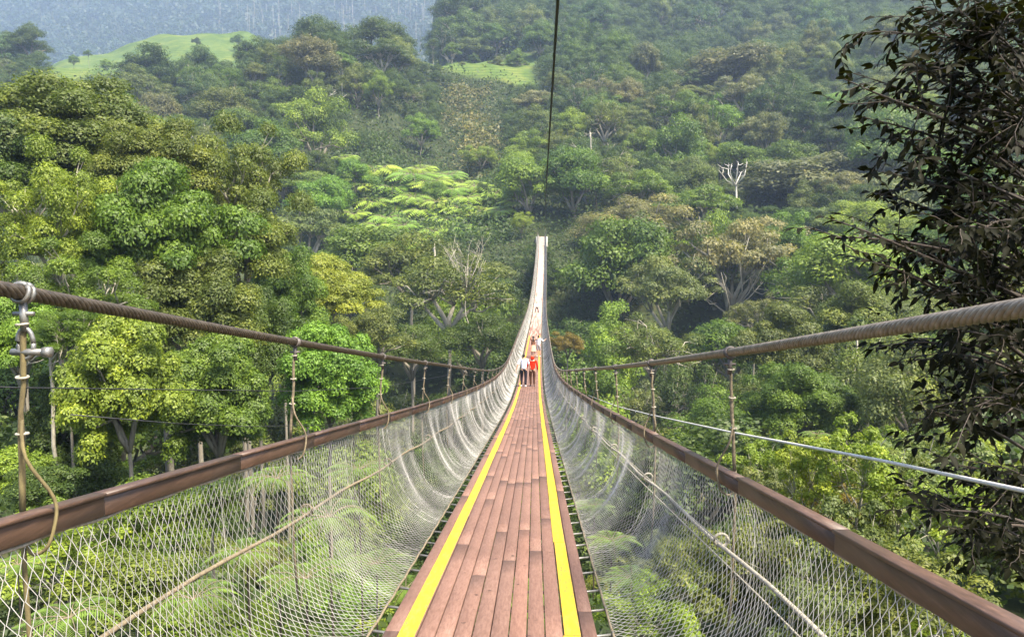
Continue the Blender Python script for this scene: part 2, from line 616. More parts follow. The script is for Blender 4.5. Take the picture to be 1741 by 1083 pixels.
def hanger_shape(s, Y0, near):
    """Rope hanger from the cable down past the rail to the cross bar, its wraps, and its clamp."""
    r = random.Random(int(Y0 * 100) + s)
    top = Vector(cable_pt(Y0, s))
    rl = Vector(rail_pt(Y0, s))
    bot = Vector((rl.x + s * 0.03, Y0, float(deck_z(Y0)) - 0.05))
    b, w, c = Build(), [], Build()
    hz = top.z - rl.z
    rr = 0.0108
    P = []
    nn = 9
    for k in range(nn):
        t = k / (nn - 1)
        p = top.lerp(Vector((rl.x + s * 0.05, Y0, rl.z)), t)
        P.append((p.x + r.uniform(-0.007, 0.007), p.y + r.uniform(-0.007, 0.007), p.z - 0.05 * (1 - t)))
    b.tube(P, [rr * (0.9 + r.uniform(-0.15, 0.2)) for _ in P], 7)
    b.tube([(rl.x + s * 0.05, Y0, rl.z), (rl.x + s * 0.055, Y0, rl.z - 0.2), (bot.x + s * 0.02, Y0, bot.z + 0.4), tuple(bot)], rr * 0.85, 6)
    # slack loop rope that comes off the hanger and wraps round the rail
    q = [Vector((rl.x + s * 0.03, Y0, rl.z + hz * 0.44)), Vector((rl.x + s * 0.005, Y0 + 0.03 * r.choice([-1, 1]), rl.z + hz * 0.26)), Vector((rl.x - s * 0.045, Y0 + 0.03, rl.z + 0.035)),
         Vector((rl.x - s * 0.05, Y0 + 0.015, rl.z - 0.06)), Vector((rl.x - s * 0.025, Y0, rl.z - 0.135)), Vector((rl.x + s * 0.03, Y0, rl.z - 0.15)), Vector((rl.x + s * 0.05, Y0, rl.z - 0.06))]
    pts = []
    for k in range(len(q) - 1):
        p0, p1, p2, p3 = q[max(k - 1, 0)], q[k], q[k + 1], q[min(k + 2, len(q) - 1)]
        for t in (0, 0.25, 0.5, 0.75):
            pts.append(0.5 * ((2 * p1) + (p2 - p0) * t + (2 * p0 - 5 * p1 + 4 * p2 - p3) * t * t + (3 * p1 - p0 - 3 * p2 + p3) * t ** 3))
    pts.append(q[-1])
    b.tube([tuple(p) for p in pts], 0.0065, 6)
    for t in (0.36, 0.62, 0.86):
        zc = rl.z + hz * t
        w.append(Build())
        w[-1].ring((top.x + s * 0.05 * (1 - t), Y0, zc), (r.uniform(-0.1, 0.1), r.uniform(-0.1, 0.1), 1), rr + 0.007, 0.0045, 14, 6)
    # clamp: band round the cable with bolts
    ax = Vector(cable_pt(Y0 + 0.1, s)) - Vector(cable_pt(Y0 - 0.1, s))
    for dy in (-0.012, 0.012):
        c.ring(top + ax.normalized() * dy, ax, 0.031, 0.0085, 16, 6)
    c.tube([(top.x, Y0, top.z - 0.03), (top.x, Y0, top.z - 0.13)], 0.014, 6)
    c.tube([(top.x - 0.035, Y0, top.z - 0.07), (top.x + 0.035, Y0, top.z - 0.07)], 0.008, 6)
    return b, w, c


def build_hangers():
    for s, y0, st in ((-1, 2.42, 2.69), (1, 1.50, 2.62)):
        rest = Build()
        k = 0
        Y = y0
        while Y < BEND - 1:
            near = Y < 30
            if k < 46:
                b, w, c = hanger_shape(s, Y, near)
                if k >= 12:
                    for q in w:
                        b.V += q.V; b.T += q.T
                        b.F4 += [f + b.n for f in q.F4]; b.F3 += [f + b.n for f in q.F3]
                        b.n += q.n
                h = b.link('hanger', M_ROPE if (k or s > 0) else M_STRAP, bridge)
                if k < 12:
                    for q in w:
                        q.link('wrap', M_PALEROPE, h)
                    c.link('clamp', M_DARKSTEEL if (k or s > 0) else M_STEEL, h)
            else:
                t, rl = cable_pt(Y, s), rail_pt(Y, s)
                rest.tube([t, rl, (rl[0], Y, float(deck_z(Y)) - 0.05)], 0.02, 4)
            k += 1
            Y += st + (0.28 if s > 0 and k == 1 else 0)
        tag(rest.link('hanger', M_ROPE, bridge), kind='stuff')
    # big steel shackle of the nearest hanger
    t = Vector(cable_pt(2.42, -1))
    b = Build()
    b.ring(t - Vector((0, 0, 0.17)), (0, 1, 0), 0.027, 0.008, 18, 7, sc=(1, 1.9), up=(1, 0, 0))
    b.tube([(t.x - 0.05, 2.42, t.z - 0.20), (t.x + 0.07, 2.42, t.z - 0.20)], 0.012, 8)
    b.tube([(t.x + 0.06, 2.42, t.z - 0.20), (t.x + 0.085, 2.42, t.z - 0.20)], 0.019, 6)
    b.link('shackle', M_STEEL, bridge)


def build_crossbars():
    r = np.random.default_rng(9)
    rest = Build()
    k = 0
    for Y in np.arange(1.6, BEND, 0.48):
        Y = float(Y + r.uniform(-0.02, 0.02))
        z = float(deck_z(Y)) - 0.055
        P = [(float(cx(Y)) - 0.77, Y, z + 0.02), (float(cx(Y)) - 0.6, Y, z), (float(cx(Y)) + 0.6, Y, z), (float(cx(Y)) + 0.77, Y, z + 0.02)]
        if k < 98:
            b = Build()
            b.tube(P, 0.0095, 6)
            for sx in (0, 3):
                b.ring(P[sx], (1, 0, 0), 0.018, 0.006, 8, 5)
            b.link('crossbar', M_STEEL, bridge)
        else:
            rest.tube(P, 0.01, 4)
        k += 1
    tag(rest.link('crossbar', M_STEEL, bridge), kind='stuff')


def net_surface(Y, t, s):
    """Point of the net at distance Y and depth t (0 under the rail, 1 at the cross bars)."""
    L = lat(Y)
    hr = rail_h(Y, s) - 0.10
    p0, p1, p2, p3 = (L, hr), (L - 0.01, 0.48), (L - 0.25, -0.02), (0.77, -0.03)
    B0, B1, B2, B3 = (1 - t) ** 3, 3 * t * (1 - t) ** 2, 3 * t * t * (1 - t), t ** 3
    bell = np.sin(np.pi * np.clip(t, 0, 1)) ** 0.8
    rip = 0.016 * bell * np.sin(2 * np.pi * Y / 0.9 + 1.5 * np.sin(Y * 0.7 + s)) * np.interp(Y, [0, 5, 9], [0.25, 0.5, 1.0])
    pull = 0.045 * bell * np.cos(2 * np.pi * (Y - 2.52) / 2.68)
    l = p0[0] * B0 + p1[0] * B1 + p2[0] * B2 + p3[0] * B3 + rip - pull
    h = p0[1] * B0 + p1[1] * B1 + p2[1] * B2 + p3[1] * B3
    return np.stack([cx(Y) + s * l, Y + 0 * l, deck_z(Y) + h], -1)


def build_nets():
    for s in (-1, 1):
        VV, FF, base = [], [], 0
        for (ya, yb, p, M, r) in ((-1.0, 12, 0.032, 38, 0.0017), (12, 30, 0.045, 32, 0.0030), (30, 80, 0.09, 22, 0.0105), (80, BEND, 0.18, 12, 0.026)):
            Wn = int((yb - ya) / p)
            k = np.arange(Wn)
            Yc = ya + (k + 0.5) * p
            t = np.linspace(0, 1, M)
            zig = np.where((np.arange(M)[None] + k[:, None]) % 2 == 0, 0.5, -0.5) * p * 0.80
            rr = np.random.default_rng(5 + s)
            YY = Yc[:, None] + zig + rr.normal(0, p * 0.06, (Wn, M))
            seam = 0.13 * np.sin(2 * np.pi * (YY - 2.52) / 2.68) * np.sin(np.pi * t)[None] * np.clip((YY - 3) / 5, 0, 1)
            P = net_surface(YY - seam, np.broadcast_to(t, YY.shape), s)
            P[..., 2] += rr.normal(0, p * 0.05, (Wn, M))
            dT = np.gradient(P, axis=1)
            dT[..., 1] = 0
            dT /= np.linalg.norm(dT, axis=-1)[..., None] + 1e-9
            Nn = np.cross(dT, np.array([0, 1.0, 0]))
            Yax = np.array([0, 1.0, 0])
            ring = []
            for a in (0.5, 0.5 + 2 * math.pi / 3, 0.5 + 4 * math.pi / 3):
                ring.append(P + r * (math.cos(a) * Yax + math.sin(a) * Nn))
            V = np.stack(ring, 2)
            idx = np.arange(Wn * M * 3).reshape(Wn, M, 3)
            A, Bq = idx[:, :-1], idx[:, 1:]
            F = np.stack([A, np.roll(A, -1, 2), np.roll(Bq, -1, 2), Bq], -1).reshape(-1, 4)
            VV.append(V.reshape(-1, 3))
            FF.append(F + base)
            base += Wn * M * 3
        # gathered seams where two lengths of netting overlap
        b = Build()
        r = random.Random(8 + s)
        Y = 2.52 + 1.34
        while Y < 60:
            for q in range(2 if Y > 6 else 1):
                yy = Y + r.uniform(-0.25, 0.25) if q else Y
                tt = np.linspace(0.02, 0.98, 26)
                Yl = yy + 0.10 * np.sin(tt * 5 + r.uniform(0, 6)) * np.sin(np.pi * tt)
                P = net_surface(Yl, tt, s)
                P[:, 0] -= s * 0.006
                b.tube(P, 0.0016 + 0.0012 * r.random(), 4, False)
            Y += 1.34
        VV.append(np.vstack(b.V))
        FF.append(np.vstack(b.F4) + base)
        me = mesh_np('net', np.vstack(VV), np.vstack(FF), M_NET, True)
        net = place('net', me, bridge)
        # lacing ropes along the net's top and bottom edges
        for nm, t, off, rad, mat in (('edge_rope', 0.0, 0.0, 0.007, M_PALEROPE), ('edge_rope', 1.0, 0.0, 0.009, M_ROPE)):
            b = Build()
            Y = np.concatenate([np.arange(-1.5, 45, 0.12), np.arange(45, BEND, 1.0)])
            P = net_surface(Y, np.full_like(Y, t), s)
            P[:, 2] += 0.006 * np.sin(Y * 13)
            b.tube(P, rad, 5)
            b.link(nm, mat, net)


def build_net_ropes():
    for s in (-1, 1):
        b = Build()
        Y = np.concatenate([np.arange(-2, 30, 0.5), np.arange(30, 62, 2)])
        x = cx(Y) + s * (lat(Y) - 0.035)
        b.tube(np.stack([x, Y, deck_z(Y) + 0.60 + 0.015 * np.sin(Y * 2.34)], -1), 0.0115, 7)
        o = b.link('net_rope', M_ROPE if s < 0 else M_PALEROPE, bridge)
        for k in range(7):
            b = Build()
            yy = (2.52 + 2.68 * k) if s < 0 else (1.86 + 2.55 * k)
            xx = float(cx(yy) + s * (lat(yy) - 0.02))
            b.ring((xx, yy, float(deck_z(yy)) + 0.615), (0, 1, 0.1), 0.042, 0.009, 16, 6)
            b.link('rope_ring', M_PALEROPE if s > 0 else M_ROPE, o)
    for dz, dx in ((0.47, 0.10), (0.40, 0.06)):
        b = Build()
        Y = np.arange(-1, 24, 0.7)
        b.tube(np.stack([cx(Y) + lat(Y) + dx, Y, deck_z(Y) + dz + 0.004 * Y], -1), 0.0055, 6)
        b.link('net_rope', M_PALEROPE, bridge)


build_deck()
build_rails()
build_cables()
build_hangers()
build_crossbars()
build_nets()
build_net_ropes()


def build_landings():
    for ya, yb, nm in ((BEND + 0.02, BEND + 8, 'far_landing'), (-9, -2.7, 'near_landing')):
        b = Build()
        Y = np.linspace(ya, yb, 3)
        yy = np.clip(Y, -2.7, BEND)
        z0 = float(deck_z(BEND if ya > 0 else -2.6))
        b.prism(np.stack([cx(yy), Y, np.full(3, z0)], -1), (1, 0, 0), (0, 0, 1), 3.4, 7.5)
        tag(b.link(nm, M_CONCRETE, None, False), kind='structure')


build_landings()


def build_guys():
    # white guy rope outside the near rail
    b = Build()
    A, Bp = Vector((2.22, 3.0, -0.46 - 0.195 * 3.0)), Vector((3.6, 26.0, -0.3 - 0.195 * 26))
    P = [at(1860, 862, 2.7), at(1741, 834, 3.3), at(1500, 783, 4.7), at(1240, 734, 8.4), at(1110, 706, 13.5), at(1050, 691, 20.0), at(1000, 672, 32)]
    b.tube([tuple(p) for p in P], 0.0115, 7)
    tag(b.link('guy_rope', M_WHITECABLE), 'white guy rope slanting outside the brown handrail in front of the yellow shrub', 'guy rope')
    for pts, lab in (([(-60, 655, 4.4), (25, 659, 4.7), (500, 665, 9), (650, 658, 15), (770, 636, 34)], 'upper of two thin dark wires strung in front of the bright bush beyond the handrail'),
                     ([(120, 705, 5.5), (300, 720, 7), (420, 725, 9), (560, 722, 14), (690, 700, 28)], 'lower of two thin dark wires strung just above the handrail before the bush')):
        b = Build()
        b.tube([tuple(at(*p)) for p in pts], 0.005, 5)
        tag(b.link('guy_wire', M_BLACKCABLE), lab, 'wire')
    # overhead line from the far end of the bridge up over the viewer's head
    b = Build()
    P0, P1 = at(929, 404, 216), at(953, 0, 13.0)
    P = [P0.lerp(P1, t) for t in np.linspace(0, 1.045, 40)]
    for k, p in enumerate(P):
        t = k / 39
        p.x += -0.22 * math.sin(math.pi * min(1, t)) * 1.5
    b.tube([tuple(p) for p in P], 0.031, 6)
    tag(b.link('overhead_cable', M_BLACKCABLE), 'thin black overhead cable rising steeply from the far end of the bridge', 'cable')


build_guys()


# ------------------------------------------------------------------ plants: prototypes
def leaf_quads(C, Nrm, L, W, rng, droop=None):
    """Rhombic leaves at C facing Nrm; returns V (4n,3), F (n,4)."""
    n = len(C)
    Nrm = Nrm / (np.linalg.norm(Nrm, axis=1)[:, None] + 1e-9)
    R = rng.normal(size=(n, 3))
    if droop is not None:
        R = R * 0.5 + droop
    T = R - (R * Nrm).sum(1)[:, None] * Nrm
    T /= np.linalg.norm(T, axis=1)[:, None] + 1e-9
    B = np.cross(Nrm, T)
    L = np.broadcast_to(L, (n,))[:, None]
    W = np.broadcast_to(W, (n,))[:, None]
    V = np.stack([C - T * L / 2, C + B * W / 2 - T * L * 0.08 - Nrm * W * 0.18, C + T * L / 2, C - B * W / 2 - T * L * 0.08 - Nrm * W * 0.18], 1).reshape(-1, 3)
    F = np.arange(4 * n).reshape(n, 4)
    return V, F


def crown_proto(name, seed, nclump, cr, nleaf, leaf, vflat=0.8, low=-0.35, shell=(0.45, 0.95), gaps=0.0, clflat=0.78, wide=0.55):
    """A crown of unit radius: many leaf clumps through the volume, each clump a ragged cap of leaves."""
    rng = np.random.default_rng(seed)
    cent, rad, tn = [], [], []
    tries = 0
    while len(cent) < nclump and tries < 6000:
        tries += 1
        d = rng.normal(size=3)
        d /= np.linalg.norm(d)
        if d[2] < low:
            continue
        lump = 1 + 0.20 * math.sin(3 * math.atan2(d[1], d[0]) + seed) + 0.12 * math.sin(5 * math.atan2(d[1], d[0]) + 2 * seed)
        rr = rng.uniform(*shell) * lump
        c = d * rr * np.array([1, 1, vflat])
        r = cr * rng.uniform(0.65, 1.3)
        if any(np.linalg.norm((c - q) * np.array([1, 1, 1.3])) < 0.62 * (r + q_r) * (0.62 + gaps) for q, q_r in zip(cent, rad)):
            continue
        cent.append(c)
        rad.append(r)
        tn.append(rng.uniform(-0.22, 0.22))
    cent, rad, tn = np.array(cent), np.array(rad), np.array(tn)
    w = rad ** 2
    ids = rng.choice(len(cent), nleaf, p=w / w.sum())
    d = rng.normal(size=(nleaf, 3))
    d[:, 2] += 0.45
    d /= np.linalg.norm(d, axis=1)[:, None]
    k = d[:, 2] < -0.35
    d[k, 2] *= -1
    # small lumps on every clump
    ph = ids * 1.7
    lump = 1 + 0.16 * np.sin(7 * d[:, 0] + ph) * np.sin(7 * d[:, 1] + 2 * ph) + 0.08 * np.sin(15 * d[:, 0] + 13 * d[:, 2] + ph)
    rr = rad[ids] * lump * (0.60 + 0.62 * rng.random(nleaf) ** 0.8)
    C = cent[ids] + d * rr[:, None] * np.array([1, 1, clflat])
    Nm = d * 1.0 + np.array([0, 0, 0.30]) + rng.normal(size=(nleaf, 3)) * 0.36
    sz = leaf * rng.uniform(0.6, 1.3, nleaf)
    V, F = leaf_quads(C, Nm, sz, sz * wide, rng)
    tint = np.clip(0.42 + tn[ids] + rng.normal(0, 0.16, nleaf) + 0.12 * (rng.random(nleaf) < 0.1), 0, 1)
    me = mesh_np(name, V, F, M_LEAF, False, {'tint': np.repeat(tint, 4)})
    return me, cent, rad


def limbs_proto(name, seed, cent, mat, r0=0.055, hub=-0.75, n=22):
    """Limbs that rise from the trunk's head (0,0,hub) to the clumps of a unit crown."""
    rng = np.random.default_rng(seed)
    b = Build()
    ids = rng.permutation(len(cent))[:n]
    forks = []
    for k in range(5):
        a = 2 * math.pi * k / 5 + rng.uniform(-0.4, 0.4)
        fk = np.array([0.33 * math.cos(a), 0.33 * math.sin(a), hub + 0.5 + rng.uniform(-0.1, 0.2)])
        h0 = np.array([0, 0, hub])
        mid = (h0 + fk) / 2 + np.array([-0.04 * math.cos(a), -0.04 * math.sin(a), 0.0]) + rng.normal(0, 0.03, 3)
        b.tube([h0, mid, fk], [r0, r0 * 0.8, r0 * 0.6], 6)
        forks.append(fk)
    for i in ids:
        c = cent[i]
        fk = min(forks, key=lambda q: np.linalg.norm(q - c))
        m1 = fk * 0.6 + c * 0.4 + rng.normal(0, 0.06, 3)
        m2 = fk * 0.25 + c * 0.75 + rng.normal(0, 0.05, 3)
        b.tube([fk, m1, m2, c * 1.02], [r0 * 0.5, r0 * 0.38, r0 * 0.25, r0 * 0.1], 5)
        e = c + rng.normal(0, 0.12, 3)
        b.tube([m2, (m2 + e) / 2 + rng.normal(0, 0.03, 3), e], [r0 * 0.22, r0 * 0.15, r0 * 0.06], 4)
    V = np.vstack(b.V)
    F = [np.vstack(b.F4), np.vstack(b.F3)]
    return mesh_np(name, V, F, mat, True)


def trunk_proto(name, seed, mat):
    """Unit trunk from z=0 to z=1, base radius 1."""
    rng = np.random.default_rng(seed)
    b = Build()
    z = np.linspace(-0.12, 1, 10)
    x = np.cumsum(rng.normal(0, 0.35, 10))
    y = np.cumsum(rng.normal(0, 0.35, 10))
    x, y = x - np.interp(z, [z[0], 1], [x[0], x[-1]]), y - np.interp(z, [z[0], 1], [y[0], y[-1]])
    r = np.interp(z, [-0.12, 0, 0.08, 0.5, 1], [1.5, 1.25, 1.0, 0.8, 0.62])
    th = np.arange(8) * math.pi / 4
    V = np.stack([x[:, None] + r[:, None] * np.cos(th), y[:, None] + r[:, None] * np.sin(th), np.repeat(z[:, None], 8, 1)], -1).reshape(-1, 3)
    i = np.arange(9)[:, None] * 8
    j = np.arange(8)[None]
    b.add(V, np.stack([i + j, i + (j + 1) % 8, i + 8 + (j + 1) % 8, i + 8 + j], -1).reshape(-1, 4))
    b.add([[x[-1], y[-1], 1.0], [x[-1] + 0.6, y[-1], 1.0], [x[-1], y[-1] + 0.6, 1.0]], F3=[[0, 1, 2]])
    return mesh_np(name, np.vstack(b.V), [np.vstack(b.F4), np.vstack(b.F3)], mat, True)


PROTO = {}


def add_proto(key, seed, bark, limb_r=0.05, nl=20, hub=-0.75, **kw):
    me, cent, rad = crown_proto('crown_' + key, seed, **kw)
    PROTO[key] = (me, limbs_proto('limbs_' + key, seed, cent, bark, limb_r, hub, nl), trunk_proto('trunk_' + key, seed, M_BARK))


# near trees: fine leaves
add_proto('near_dome', 11, M_BARK, nclump=70, cr=0.24, nleaf=80500, leaf=0.0420, vflat=0.85, low=-0.5)
add_proto('near_loose', 12, M_MIDBARK, 0.045, 34, nclump=62, cr=0.20, nleaf=52500, leaf=0.0385, vflat=0.95, low=-0.6, gaps=0.25, shell=(0.4, 1.0))
add_proto('near_layer', 13, M_BARK, nclump=64, cr=0.26, nleaf=73500, leaf=0.0476, vflat=0.72, low=-0.35, clflat=0.5)
add_proto('near_bush', 14, M_BARK, nclump=80, cr=0.23, nleaf=80500, leaf=0.0525, vflat=1.0, low=-0.75)
# far trees
add_proto('dome', 21, M_BARK, nclump=46, cr=0.27, nleaf=19250, leaf=0.0595, vflat=0.8, low=-0.4)
add_proto('cloud', 22, M_BARK, nclump=34, cr=0.31, nleaf=19250, leaf=0.0630, vflat=0.75, low=-0.35, gaps=0.12)
add_proto('spread', 23, M_MIDBARK, 0.05, 30, nclump=42, cr=0.25, nleaf=15750, leaf=0.0560, vflat=0.5, low=-0.15, gaps=0.2, clflat=0.5)
add_proto('tall', 24, M_BARK, nclump=52, cr=0.30, nleaf=19250, leaf=0.0700, vflat=1.45, low=-0.6)
add_proto('airy', 25, M_MIDBARK, 0.05, 40, nclump=44, cr=0.20, nleaf=11375, leaf=0.0525, vflat=0.8, low=-0.4, gaps=0.3, shell=(0.4, 1.0))
add_proto('fine', 26, M_BARK, nclump=60, cr=0.22, nleaf=22750, leaf=0.0455, vflat=0.85, low=-0.45)
add_proto('shrub', 27, M_BARK, 0.03, 24, hub=-0.9, nclump=44, cr=0.26, nleaf=15750, leaf=0.0735, vflat=0.9, low=-0.8, gaps=0.1)
add_proto('scrub', 28, M_MIDBARK, 0.022, 40, hub=-0.95, nclump=52, cr=0.17, nleaf=9100, leaf=0.0700, vflat=1.0, low=-0.8, gaps=0.25, shell=(0.3, 1.05))

COLOURS = {
    'dark green': (0.046, 0.074, 0.010), 'olive green': (0.088, 0.108, 0.018), 'mid green': (0.078, 0.124, 0.013),
    'yellow green': (0.135, 0.185, 0.020), 'bright green': (0.105, 0.180, 0.020), 'grey green': (0.105, 0.130, 0.032),
    'blue green': (0.058, 0.098, 0.024), 'brownish': (0.102, 0.120, 0.034), 'pale brown': (0.124, 0.126, 0.052),
    'golden': (0.155, 0.190, 0.018), 'orange': (0.145, 0.105, 0.020),
}
SHAPE_WORD = {'near_dome': 'domed', 'near_loose': 'loose leaved', 'near_layer': 'layered', 'near_bush': 'bushy', 'dome': 'domed', 'cloud': 'billowing', 'spread': 'flat topped',
              'tall': 'tall', 'airy': 'thin crowned', 'fine': 'fine leaved', 'shrub': 'dense', 'scrub': 'twiggy'}

PLANTS = []    # every tree, fern and shrub, labelled together at the end


def put_tree(base, R, hc, key, colour, rot, vr=1.0, name='broadleaf_tree', tr=None, label=None, lean=(0, 0), group='forest trees on the valley sides', cat='tree', noun='tree'):
    """Tree at base: crown radius R centred hc above the ground."""
    crown_me, limb_me, trunk_me = PROTO[key]
    t = empty(name, base)
    t.rotation_euler = (0, 0, rot)
    c = place('crown', crown_me, t)
    c.location = (lean[0], lean[1], hc)
    sx = random.uniform(0.84, 1.18)
    c.scale = (R * sx, R / sx, R * vr)
    col = COLOURS[colour] if isinstance(colour, str) else colour
    j = 1 + 0.12 * (2 * random.random() - 1)
    c.color = (col[0] * j * random.uniform(0.92, 1.08), col[1] * j, col[2] * j * random.uniform(0.85, 1.15), 1)
    l = place('branch', limb_me, t)
    l.location = c.location
    l.scale = c.scale
    hub = 0.75 if key not in ('shrub', 'scrub') else 0.9
    top = max(hc - hub * R * vr, 0.12)
    k = place('trunk', trunk_me, t)
    tr = tr or max(0.03, 0.05 * R)
    k.scale = (tr, tr, top + 0.02)
    tag(t, None, cat, group)
    PLANTS.append(dict(o=t, top=Vector(base) + Vector((0, 0, hc)), R=R, colour=colour, shape=SHAPE_WORD[key], label=label, noun=noun))
    return t


def hero(px, py, Y, wpx, key, colour, hpx=None, **kw):
    """Tree whose crown is centred on pixel (px, py) at Y metres, wpx wide and hpx high."""
    c = at(px, py, Y)
    R = wpx / 2 / FPX * Y
    vr = (hpx / wpx) if hpx else 1.0
    vr /= {'near_layer': 0.8, 'spread': 0.6, 'tall': 1.4}.get(key, 0.95)
    g = float(H(c.x, c.y))
    hc = max(c.z - g, 0.75 * R)
    return put_tree((c.x, c.y, c.z - hc), R, hc, key, colour, random.uniform(0, 6.28), vr, **kw)


GL = 'trees on the near bank beside the bridge'
# near bank, beyond the handrail
hero(110, 235, 58, 250, 'near_dome', 'olive green', 215, group=GL)
hero(20, 300, 55, 200, 'near_dome', 'dark green', 220, group=GL)
hero(90, 390, 43, 210, 'near_loose', 'yellow green', 250, group=GL)
hero(260, 290, 56, 190, 'near_dome', 'olive green', 170, group=GL)
hero(400, 340, 62, 200, 'near_loose', 'olive green', 230, group=GL)
hero(410, 430, 60, 190, 'near_dome', 'olive green', 200, group=GL)
hero(270, 420, 48, 240, 'near_layer', 'mid green', 260, group=GL)
hero(330, 540, 47, 220, 'near_dome', 'olive green', 230, group=GL)
hero(160, 520, 40, 190, 'near_loose', 'mid green', 200, group=GL)
hero(35, 590, 33, 150, 'near_layer', 'bright green', 190, group=GL)
hero(215, 670, 30, 200, 'near_bush', 'yellow green', 260, group=GL)
hero(130, 740, 34, 170, 'near_bush', 'dark green', 220, group=GL)
hero(370, 690, 38, 190, 'near_bush', 'mid green', 230, group=GL)
hero(440, 600, 52, 150, 'near_dome', 'dark green', 220, group=GL)
hero(555, 505, 78, 140, 'near_layer', 'golden', 130, group=GL)
hero(560, 650, 46, 160, 'near_bush', 'bright green', 190, group=GL)
hero(640, 575, 92, 120, 'dome', 'grey green', 110, group=GL)
hero(480, 520, 70, 130, 'near_dome', 'mid green', 200, group=GL)
hero(520, 560, 84, 120, 'near_dome', 'olive green', 160, group=GL)
hero(700, 600, 105, 140, 'fine', 'dark green', 120, group=GL)
hero(70, 830, 19, 130, 'shrub', 'dark green', 90, name='shrub', group='shrubs under the bridge', cat='shrub', noun='shrub')
# mid valley, beside the bridge
hero(765, 500, 128, 180, 'airy', 'olive green', 180)
hero(700, 470, 150, 170, 'dome', 'olive green', 130)
hero(620, 440, 170, 150, 'cloud', 'mid green', 120)
hero(820, 580, 120, 140, 'fine', 'dark green', 120)
hero(965, 588, 118, 66, 'fine', 'orange', 56, name='flowering_tree')
hero(1050, 465, 185, 190, 'cloud', 'mid green', 200)
hero(1135, 500, 165, 150, 'spread', 'brownish', 120)
hero(1245, 450, 175, 180, 'spread', 'pale brown', 140)
hero(1110, 600, 105, 160, 'airy', 'grey green', 130)
hero(1285, 540, 120, 90, 'airy', 'brownish', 80)
hero(1330, 600, 92, 140, 'near_layer', 'olive green', 150)
hero(1360, 690, 70, 170, 'near_dome', 'mid green', 150)
hero(1480, 560, 100, 180, 'near_dome', 'olive green', 160)
hero(1600, 660, 70, 220, 'near_dome', 'mid green', 180)
hero(1440, 470, 130, 180, 'cloud', 'yellow green', 150)
hero(1350, 430, 180, 90, 'tall', 'bright green', 120)
hero(1080, 390, 215, 160, 'fine', 'pale brown', 130)
hero(1385, 315, 250, 220, 'cloud', 'pale brown', 110)
hero(1240, 125, 375, 150, 'cloud', 'pale brown', 80)
# ridge crests
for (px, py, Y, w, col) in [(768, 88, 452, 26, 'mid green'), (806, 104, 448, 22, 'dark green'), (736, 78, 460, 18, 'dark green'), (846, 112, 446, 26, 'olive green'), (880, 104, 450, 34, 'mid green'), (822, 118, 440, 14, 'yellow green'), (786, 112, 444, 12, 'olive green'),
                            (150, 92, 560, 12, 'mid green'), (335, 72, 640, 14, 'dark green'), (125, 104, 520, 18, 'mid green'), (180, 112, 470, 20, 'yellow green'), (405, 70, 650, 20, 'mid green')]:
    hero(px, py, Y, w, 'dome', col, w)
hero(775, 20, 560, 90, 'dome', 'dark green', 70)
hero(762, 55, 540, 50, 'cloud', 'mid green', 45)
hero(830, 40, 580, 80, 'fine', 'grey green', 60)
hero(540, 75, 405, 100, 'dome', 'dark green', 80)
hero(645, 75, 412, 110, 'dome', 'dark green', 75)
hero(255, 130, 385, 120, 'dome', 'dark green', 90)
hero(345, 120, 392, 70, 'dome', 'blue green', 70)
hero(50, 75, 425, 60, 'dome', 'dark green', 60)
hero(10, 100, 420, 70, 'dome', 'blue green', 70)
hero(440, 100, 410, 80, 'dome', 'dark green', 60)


# ------------------------------------------------------------------ plants: the rest of the forest
def blocked(x, Y, R, ztop):
    if Y < BEND + 4:
        c = float(cx(np.clip(Y, 0, 220)))
        if abs(x - c) < R + 2.6 and ztop > float(deck_z(np.clip(Y, 0, BEND))) - 3:
            return True
        # keep the sight line over the near rails to the far part of the bridge free
        if abs(x - c) < R + 1.5 + 0.01 * Y:
            return ztop > float(deck_z(np.clip(Y, 0, BEND))) - 3
    return False


MOST = 330
# highest photo row that nearer tree tops may reach, by column, so that the open grass stays open
LIMX = [-200, 0, 60, 88, 100, 205, 225, 290, 330, 375, 400, 425, 480, 540, 600, 650, 700, 712, 760, 800, 850, 905, 918, 960, 1000]
LIMY = [50, 55, 55, 80, 135, 138, 105, 85, 92, 95, 106, 75, 55, 32, 46, 33, 58, 100, 112, 138, 142, 138, 95, 40, -200]


def lim(p, w):
    return max(float(np.interp(p + d * w, LIMX, LIMY)) for d in (-0.7, -0.35, 0, 0.35, 0.7))


